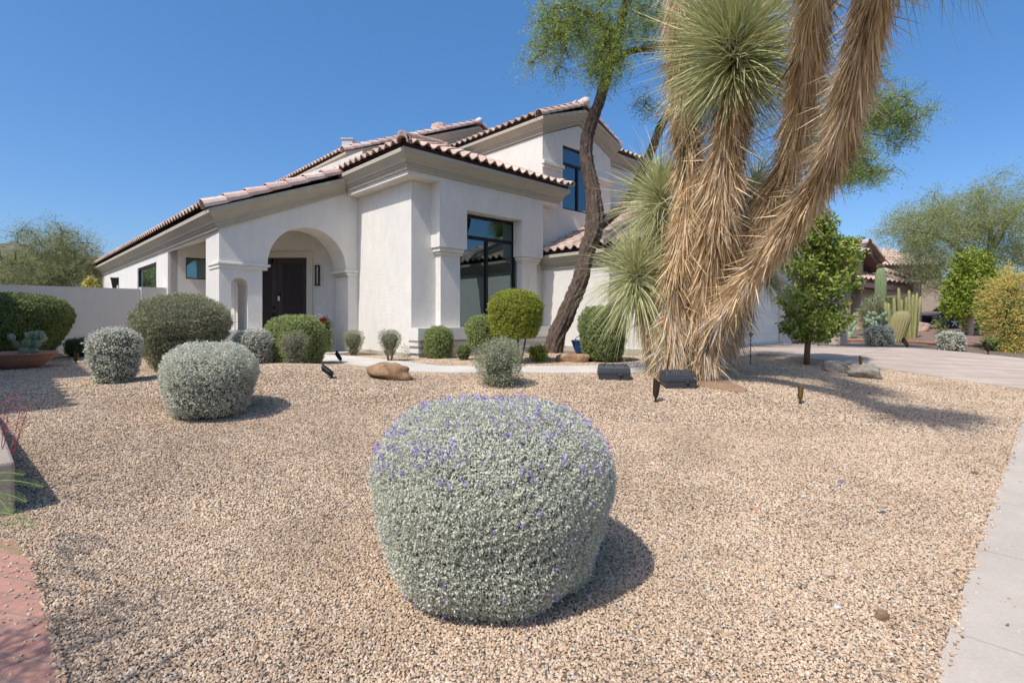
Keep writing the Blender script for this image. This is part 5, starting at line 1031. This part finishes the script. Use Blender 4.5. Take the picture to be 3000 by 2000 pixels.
ribbed('barrel_cactus', 'fat leaning barrel cactus between silver mound and columnar cactus', (bx-.15, 18.6, zb2), [(.20, -.05), (.25, .15), (.27, Hb*.4), (.28, Hb*.7), (.25, Hb*.87), (.16, Hb*.97), (.03, Hb)], 22, plain('barrel_skin', (.26, .22, .10), .85, var=.4, scale=30), lean=(.26, 0))
ct = thing('columnar_cactus', 'cluster of tall yellow green columnar cactus stems before the neighbour house', 'cactus', (P(2660, 950, 20.5)[0], 20.5, float(zg(P(2660, 950, 20.5)[0], 20.5))))
for (x, yt, dx_, yb_2) in ((2596, 885, -8, 960), (2620, 873, -4, 950), (2634, 843, -4, 960), (2641, 878, 0, 950), (2655, 870, 4, 965), (2664, 850, -2, 960), (2674, 862, 4, 965), (2684, 858, 8, 965), (2693, 868, 14, 962), (2662, 900, 2, 965), (2604, 888, -6, 950)):
    a = P(x-dx_*.8, 965, 20.5+random.uniform(-.3, .3)); a[2] = .1; b_ = P(x+dx_*.3, yt, a[1]); n = 5; mb = MB(); V = []
    r_ = .055; pts = [a, a*.6+b_*.4, a*.25+b_*.75, a*.04+b_*.96, b_]; rr = [r_*.9, r_, r_, r_*.8, r_*.3]
    for p, q_ in zip(pts, rr):
        for k in range(28): th = 2*math.pi*k/28; w_ = q_*(1+.12*math.cos(7*th)); V.append((p[0]+w_*math.cos(th), p[1]+w_*math.sin(th), p[2]))
    mb.add(V, [(i*28+k, i*28+(k+1) % 28, (i+1)*28+(k+1) % 28, (i+1)*28+k) for i in range(4) for k in range(28)]+[tuple(range(112, 140))]); mb.build('stem', M_CACT2, ct, smooth=True)
# edging log, stub wall
mb = MB(); pts = [gpt(x, y) for x, y in ((2480, 1001), (2560, 1002), (2650, 1005), (2760, 1012), (2880, 1017), (3020, 1022))]
for k in range(len(pts)-1): mb.tube([pts[k]+[0, 0, .06], pts[k+1]+[0, 0, .06]], .065, 8, noise=.06)
tag(mb.build('log_edging', plain('old_timber', (.30, .15, .10), .9, var=.3)), 'low reddish timber edging along the bark bed across the driveway', 'garden edging')
a = gpt(2462, 1010); mb = MB(); u0 = a[0]*BD[0]+a[1]*BD[1]; v0 = a[0]*AD[0]+a[1]*AD[1]; mb.ubox(u0, u0+.9, v0, v0+.35, -.2, CAMZ+(HY-972)/F*a[1]); tag(mb.build('stub_wall', M_NST, None, bevel=.02), 'short low pinkish stub wall at the far edge of the driveway', 'wall')
# ------------------------------------------------------------------ neighbour house
NH = thing('neighbour_house', 'pinkish tan tile roofed neighbour house behind the cacti at right', 'house', (18, 27, .3)); H_old = H; H = NH
Yn = 26.0
def PN(x, y, Y=None): return P(x, y, Y or Yn)
def block(nm, x0, x1, ytop, Y, dpt, mat, ybot=975, slope=0.0):
    mb = MB(); a, b_ = P(x0, ytop, Y), P(x1, ytop, Y+slope); ztop = a[2]; n = np.array([-(b_-a)[1], (b_-a)[0]])/np.linalg.norm((b_-a)[:2])*dpt
    V = [(p[0], p[1], z) for z in (-.3, ztop) for p in (a, b_, (b_[0]+n[0], b_[1]+n[1]), (a[0]+n[0], a[1]+n[1]))]
    mb.add(V, [(3, 2, 1, 0), (4, 5, 6, 7), (0, 1, 5, 4), (1, 2, 6, 5), (2, 3, 7, 6), (3, 0, 4, 7)]); return mb.build(nm, mat, NH)
# entry gable with tall arch
ga, gb_ = P(2428, 900, 25.2), P(2529, 900, 26.6); gd_ = unit((gb_-ga)*[1, 1, 0]); gl = np.linalg.norm((gb_-ga)[:2]); gn = np.array([-gd_[1], gd_[0], 0])
def fG(a, d, z): return tuple(ga*[1, 1, 0]+gd_*a+gn*d+np.array([0, 0, z]))
def zn(y, Y=25.9): return CAMZ+(HY-y)/F*Y
ar0, ar1 = gl*.62, gl*.88; rr_ = (ar1-ar0)/2
outl = [(0, -.3), (ar0, -.3), (ar0, zn(810))] + [((ar0+ar1)/2-rr_*math.cos(t_), zn(810)+(zn(776)-zn(810))*math.sin(t_)) for t_ in np.linspace(0.05, math.pi-.05, 14)] + [(ar1, zn(810)), (ar1, -.3), (gl, -.3), (gl, zn(775)), (gl*.72, zn(738)), (0, zn(775))]
mb = MB(); slab(mb, outl, [], fG, 0, .5); mb.build('gable_wall', M_NST, NH)
mb = MB(); slab(mb, [(ar0-.3, 0), (ar1+.6, 0), (ar1+.6, 4), (ar0-.3, 4)], [], fG, 1.4, 1.5); mb.build('entry_recess', M_DARK, NH)
apx = gl*.80
def eave(a0, z0, a1, z1, d0=-.55):
    mb = MB(); V = [fG(a, d, z) for d in (d0, 2.5) for a, z in ((a0, z0-.38), (a1, z1-.38), (a1, z1), (a0, z0))]; mb.add(V, [(0, 1, 2, 3), (7, 6, 5, 4), (0, 4, 5, 1), (3, 2, 6, 7), (1, 5, 6, 2), (4, 0, 3, 7)]); mb.build('cornice', M_NTRIM, NH)
eave(-1.0, zn(792), apx, zn(716)); eave(apx, zn(716), gl+.75, zn(772))
V_, R_ = [], []; tiles(V_, R_, fG(-6.0, -.6, zn(735)-0), np.array(gd_)*1.0+np.array([0, 0, 0]), unit(gn+np.array([0, 0, .35])), 6.0+apx, 1.2)
quads('tile_roof', np.concatenate(V_).reshape(-1, 3), M_TILE, NH, np.concatenate(R_))
mb = MB(); capline(mb, fG(gl+.8, -.6, zn(772)+.05), fG(apx, -.6, zn(714)+.05), .16, .38); capline(mb, fG(apx, -.6, zn(714)+.05), fG(apx, 4, zn(714)+.05), .16, .38); mb.build('cap_tiles', M_CAP, NH, attr=True)
def slope_roof(p_eave0, p_eave1, rise, run, back, eave_h=.5, caps=()):
    """roof plane from an eave line up and away"""
    a, b_ = np.array(p_eave0, float), np.array(p_eave1, float); e = unit((b_-a)); n = unit(np.array([-e[1], e[0], 0])); Ud = unit(n*run+np.array([0, 0, rise])); V_, R_ = [], []
    tiles(V_, R_, a, e, Ud, np.linalg.norm(b_-a), back); quads('tile_roof', np.concatenate(V_).reshape(-1, 3), M_TILE, NH, np.concatenate(R_))
    mb = MB(); c = a+n*.08-[0, 0, .0]; d = b_+n*.08-[0, 0, .0]; mb.add([a, b_, b_+Ud*back, a+Ud*back], [(0, 1, 2, 3)]); V = [c, d, d-[0, 0, eave_h], c-[0, 0, eave_h]]; V += [p+n*.6 for p in V]; mb.add(V, [(0, 1, 2, 3), (7, 6, 5, 4), (0, 4, 5, 1), (3, 2, 6, 7), (1, 5, 6, 2), (4, 0, 3, 7)]); mb.build('cornice', M_NTRIM, NH)
# ridge-high roof far right, hipped lower roofs, left wing roof seen above the driveway tree
slope_roof(P(2545, 802-25, 30.0), P(2760, 775, 31.5), .42, 1, 3.4); block('wall', 2548, 2760, 792, 30.4, 5, M_NST, slope=1.4)
slope_roof(P(2535, 788, 27.2), P(2660, 812, 27.6), .42, 1, 1.6, .3); slope_roof(P(2518, 815, 25.6), P(2680, 832, 26.3), .42, 1, 1.7, .4)
block('wall', 2522, 2676, 826, 26.4, 4, M_NST, slope=.6); block('wall', 2676, 2700, 826, 26.9, 4, M_NST, slope=.1)
block('wall', 2340, 2432, 742, 26.0, 4, M_NST); slope_roof(P(2300, 712, 25.5), P(2500, 742, 26.6), .42, 1, 3.2, .3)
mb = MB(); c0_, c1_ = P(2592, 842, 26.2), P(2668, 850, 26.4); n = unit(np.cross(c1_-c0_, [0, 0, 1])); V = []
for k in range(9):
    for j in range(1): pass
mb.add([c0_-[0, 0, 0]-n*.1, c1_-n*.1, (c1_-n*.1)*[1, 1, 0], (c0_-n*.1)*[1, 1, 0], c0_, c1_, c1_*[1, 1, 0], c0_*[1, 1, 0]], [(0, 1, 2, 3), (0, 4, 5, 1), (1, 5, 6, 2), (4, 0, 3, 7), (7, 6, 5, 4)])
for zz in (.7, 1.35, 2.0): mb.add([c0_*[1, 1, 0]-n*.13+[0, 0, zz], c1_*[1, 1, 0]-n*.13+[0, 0, zz], c1_*[1, 1, 0]-n*.13+[0, 0, zz+.03], c0_*[1, 1, 0]-n*.13+[0, 0, zz+.03]], [(0, 1, 2, 3)])
mb.build('garage_door', plain('tan_door', (.40, .29, .21), .6), NH)
H = H_old
sw = thing('screen_wall', 'plain tan wall behind the parked dark blue car', 'wall', (P(2740, 900, 31)[0], 31, .2)); mb = MB(); p0, p1 = P(2700, 872, 31), P(2800, 872, 31.2); mb.box((p0[0], p0[1], -.2), (p1[0], p0[1]+.3, p0[2]+.3)); mb.build('wall_panel', M_NST, sw)
# ------------------------------------------------------------------ parked car, seen from its left front quarter
cY = 28.0; cp = P(2700, 955, cY); CAR = thing('parked_car', 'dark blue parked car behind the cactus bed and small green tree', 'car', (cp[0], cY, .35), None, .10)
W2 = .92; prof = [(0.0, .30), (-.02, .48), (.03, .62), (.12, .72), (.5, .84), (1.1, .94), (1.45, .98), (2.15, 1.40), (2.6, 1.47), (3.4, 1.46), (3.9, 1.36), (4.5, 1.02), (4.72, .95), (4.78, .6), (4.72, .32), (4.2, .22), (1.2, .22), (.2, .24)]
mb = MB(); n = len(prof); V = []
for (y, ins, k) in ((-W2, .06, .90), (-W2*.93, .0, 1), (W2*.93, .0, 1), (W2, .06, .90)):
    for (x, z) in prof: zz = z; inw = .16*max(0, (z-.98)/.48); V.append((x+(ins if x < 2 else -ins), y*(1-inw), .22+(zz-.22)*(.985 if k < 1 else 1)))
mb.add(V, [(i*n+k, (i+1)*n+k, (i+1)*n+(k+1) % n, i*n+(k+1) % n) for i in range(3) for k in range(n)]); 
for o_ in (0, 3*n):
    tri = tessellate_polygon([[Vector((x, z, 0)) for x, z in prof]]); mb.add([V[o_+i] for i in range(n)], [tuple(t_) for t_ in tri])
mb.build('body', M_CAR, CAR, bevel=.03, world=False)
mb = MB(); mb.add([(1.55, -.905, .99), (3.95, -.90, 1.0), (3.75, -.80, 1.36), (2.2, -.79, 1.36)], [(0, 1, 2, 3)]); mb.add([(1.50, -.72, 1.01), (1.50, .72, 1.01), (2.14, .66, 1.39), (2.14, -.66, 1.39)], [(0, 1, 2, 3)]); mb.build('window', M_BLK, CAR, world=False)
for x in (.95, 3.75):
    for s in (-1, 1):
        Mw = Matrix.Translation((x, s*(W2-.08), .34)) @ Matrix.Rotation(math.pi/2, 4, 'X'); wh = MB(); wh.lathe([(.20, -.12), (.32, -.12), (.34, -.09), (.34, .09), (.32, .12), (.20, .12)], (0, 0, 0), 26, Mw); wo = wh.build('wheel', M_TYRE, CAR, world=False)
        r_ = MB(); r_.lathe([(.22, -.06), (.22, .10), (.03, .12)], (0, 0, 0), 20, Mw); 
        for k in range(5): a = 2*math.pi*k/5; r_.box((-.03, 0, .1), (.03, .22, .135), Mw @ Matrix.Rotation(a, 4, 'Z'))
        ro = r_.build('rim', M_RIM, wo, world=False)
mb = MB(); mb.box((-.02, -.86, .58), (.28, -.62, .68)); mb.build('headlight', M_LAMP, CAR, bevel=.02, world=False); mb = MB(); mb.box((-.02, .62, .58), (.28, .86, .68)); mb.build('headlight', M_LAMP, CAR, bevel=.02, world=False)
mb = MB(); mb.box((.22, -.935, .60), (.38, -.90, .65)); mb.build('side_marker', M_AMB, CAR, world=False)
# ------------------------------------------------------------------ loose crushed stones on the gravel
def in_poly_strip(x, y, pr):
    """inside the ribbon given as rows (ax, ay, bx, by)"""
    res = np.zeros(len(x), bool)
    for i in range(len(pr)-1):
        q = [pr[i, :2], pr[i, 2:], pr[i+1, 2:], pr[i+1, :2]]; ins = np.ones(len(x), bool); sg = None; pos = np.ones(len(x), bool); neg = np.ones(len(x), bool)
        for k in range(4):
            a, b = q[k], q[(k+1) % 4]; c = (b[0]-a[0])*(y-a[1])-(b[1]-a[1])*(x-a[0]); pos &= c >= -1e-6; neg &= c <= 1e-6
        res |= pos | neg
    return res
def stones(y0, y1, sp, size, xl=-1.02, xr=1.02):
    ys = np.arange(y0, y1, sp); out = []
    for y in ys:
        xs = np.arange(xl*y-.15, xr*y+.15, sp); out.append(np.stack([xs+RNG.uniform(-.5, .5, len(xs))*sp*1.1, y+RNG.uniform(-.5, .5, len(xs))*sp*1.1], -1))
    p = np.vstack(out); return p, np.full(len(p), size)
A_, a_ = stones(1.75, 3.6, .0106, .9); B_, b_ = stones(3.6, 6.4, .0138, 1.05); C_, c__ = stones(6.4, 12.6, .021, 1.5)
p = np.vstack([A_, B_, C_]); s = np.concatenate([a_, b_, c__])
# a few strays on the brick path and walk edge, a heap line at the edges
x, y = p[:, 0], p[:, 1]; U_ = x*BD[0]+y*BD[1]; V_ = x*AD[0]+y*AD[1]
edge = .02*np.sin(U_*9)+.015*np.sin(U_*23)+.01*np.sin(U_*57); stray = RNG.random(len(x))
ok = (V_ > .335+edge*.6) | ((V_ > .02) & (RNG.random(len(x)) < .002)) | ((V_ > .29) & (RNG.random(len(x)) < .07))
ok &= ~((U_ > 13.43) & (U_ < 19.37) & (V_ < 6.6)); ok &= ~((U_ > 11.88) & (V_ > 5.08) & (V_ < 6.8))
ok &= ~in_poly_strip(x+edge, y+edge, walk_pr); ok &= (~in_poly_strip(x+edge*1.5, y, brick_pr)) | (stray < .035)
ok &= (~in_poly_strip(x+edge*2, y+edge*2, dirt_pr)) | (RNG.random(len(x)) < .25)
house_in = ((U_ > 6.6) & (V_ > 9.96)) | ((U_ > 11.19) & (V_ > 6.4)) | ((U_ > 3.3) & (V_ > 12.6)) | (V_ > 18); ok &= ~house_in
for o in C.objects:
    if o.parent is None and o.get('category') in ('shrub', 'hedge') and o.location.y < 12.5:
        ch = [c for c in o.children if c.name.startswith('twigs')]
        if ch: bb = max(v.co.x for v in ch[0].data.vertices); ok &= ((x-o.location.x)**2+(y-o.location.y)**2) > (bb*.5)**2
p, s = p[ok], s[ok]; x, y = p[:, 0], p[:, 1]; n = len(p)
gap = lump(np.stack([x, y, x*0], -1), 6, 9)
z = zg(x, y)+RNG.uniform(-.0015, .0075, n)+.003*gap
z += np.where(in_poly_strip(x, y, brick_pr), .012, 0); z += np.where(x*AD[0]+y*AD[1] < .345, .022, 0)
me = bpy.data.meshes.new('gravel'); me.vertices.add(n); me.vertices.foreach_set('co', np.stack([x, y, z], -1).astype('f').ravel())
at = me.attributes.new('rot', 'FLOAT_VECTOR', 'POINT'); at.data.foreach_set('vector', np.stack([RNG.uniform(-.6, .6, n), RNG.uniform(-.6, .6, n), RNG.uniform(0, 6.28, n)], -1).astype('f').ravel())
big = np.where(RNG.random(n) < .004, RNG.uniform(1.3, 2.1, n), 1)
sc3 = np.stack([RNG.uniform(.75, 1.45, n), RNG.uniform(.65, 1.1, n), RNG.uniform(.45, .8, n)], -1)*(s*big)[:, None]*.0082
at = me.attributes.new('scl', 'FLOAT_VECTOR', 'POINT'); at.data.foreach_set('vector', sc3.astype('f').ravel()); me.materials.append(M_STONE); me.update()
go = bpy.data.objects.new('gravel', me); C.objects.link(go); tag(go, 'loose crushed tan stones covering the yard', 'gravel', kind='stuff')
ng = bpy.data.node_groups.new('stones', 'GeometryNodeTree'); ng.interface.new_socket('Geometry', in_out='INPUT', socket_type='NodeSocketGeometry'); ng.interface.new_socket('Geometry', in_out='OUTPUT', socket_type='NodeSocketGeometry')
N = ng.nodes; Lk = ng.links; gi = N.new('NodeGroupInput'); go_ = N.new('NodeGroupOutput')
g2i = N.new('GeometryNodeGeometryToInstance')
for k in range(5):
    ic = N.new('GeometryNodeMeshIcoSphere'); ic.inputs['Subdivisions'].default_value = 1; ic.inputs['Radius'].default_value = 1
    sp_ = N.new('GeometryNodeSetPosition'); wn = N.new('ShaderNodeTexWhiteNoise'); wn.noise_dimensions = '4D'; wn.inputs['W'].default_value = k*3.7+.3; ps = N.new('GeometryNodeInputPosition'); Lk.new(ps.outputs[0], wn.inputs['Vector'])
    sb = N.new('ShaderNodeVectorMath'); sb.operation = 'SUBTRACT'; sb.inputs[1].default_value = (.5, .5, .5); Lk.new(wn.outputs['Color'], sb.inputs[0]); ml = N.new('ShaderNodeVectorMath'); ml.operation = 'SCALE'; ml.inputs['Scale'].default_value = .62; Lk.new(sb.outputs[0], ml.inputs[0])
    Lk.new(ic.outputs[0], sp_.inputs['Geometry']); Lk.new(ml.outputs[0], sp_.inputs['Offset']); Lk.new(sp_.outputs[0], g2i.inputs[0])
iop = N.new('GeometryNodeInstanceOnPoints'); Lk.new(gi.outputs[0], iop.inputs['Points']); Lk.new(g2i.outputs[0], iop.inputs['Instance']); iop.inputs['Pick Instance'].default_value = True
ri = N.new('FunctionNodeRandomValue'); ri.data_type = 'INT'
for s_ in ri.inputs:
    if s_.name == 'Min' and s_.type == 'INT': s_.default_value = 0
    if s_.name == 'Max' and s_.type == 'INT': s_.default_value = 4
Lk.new([o_ for o_ in ri.outputs if o_.type == 'INT'][0], iop.inputs['Instance Index'])
na = N.new('GeometryNodeInputNamedAttribute'); na.data_type = 'FLOAT_VECTOR'; na.inputs[0].default_value = 'rot'; nb = N.new('GeometryNodeInputNamedAttribute'); nb.data_type = 'FLOAT_VECTOR'; nb.inputs[0].default_value = 'scl'
Lk.new(na.outputs[0], iop.inputs['Rotation']); Lk.new(nb.outputs[0], iop.inputs['Scale'])
smt = N.new('GeometryNodeSetMaterial'); smt.inputs['Material'].default_value = M_STONE; Lk.new(iop.outputs[0], smt.inputs[0]); Lk.new(smt.outputs[0], go_.inputs[0])
md = go.modifiers.new('stones', 'NODES'); md.node_group = ng
print('stones', n)
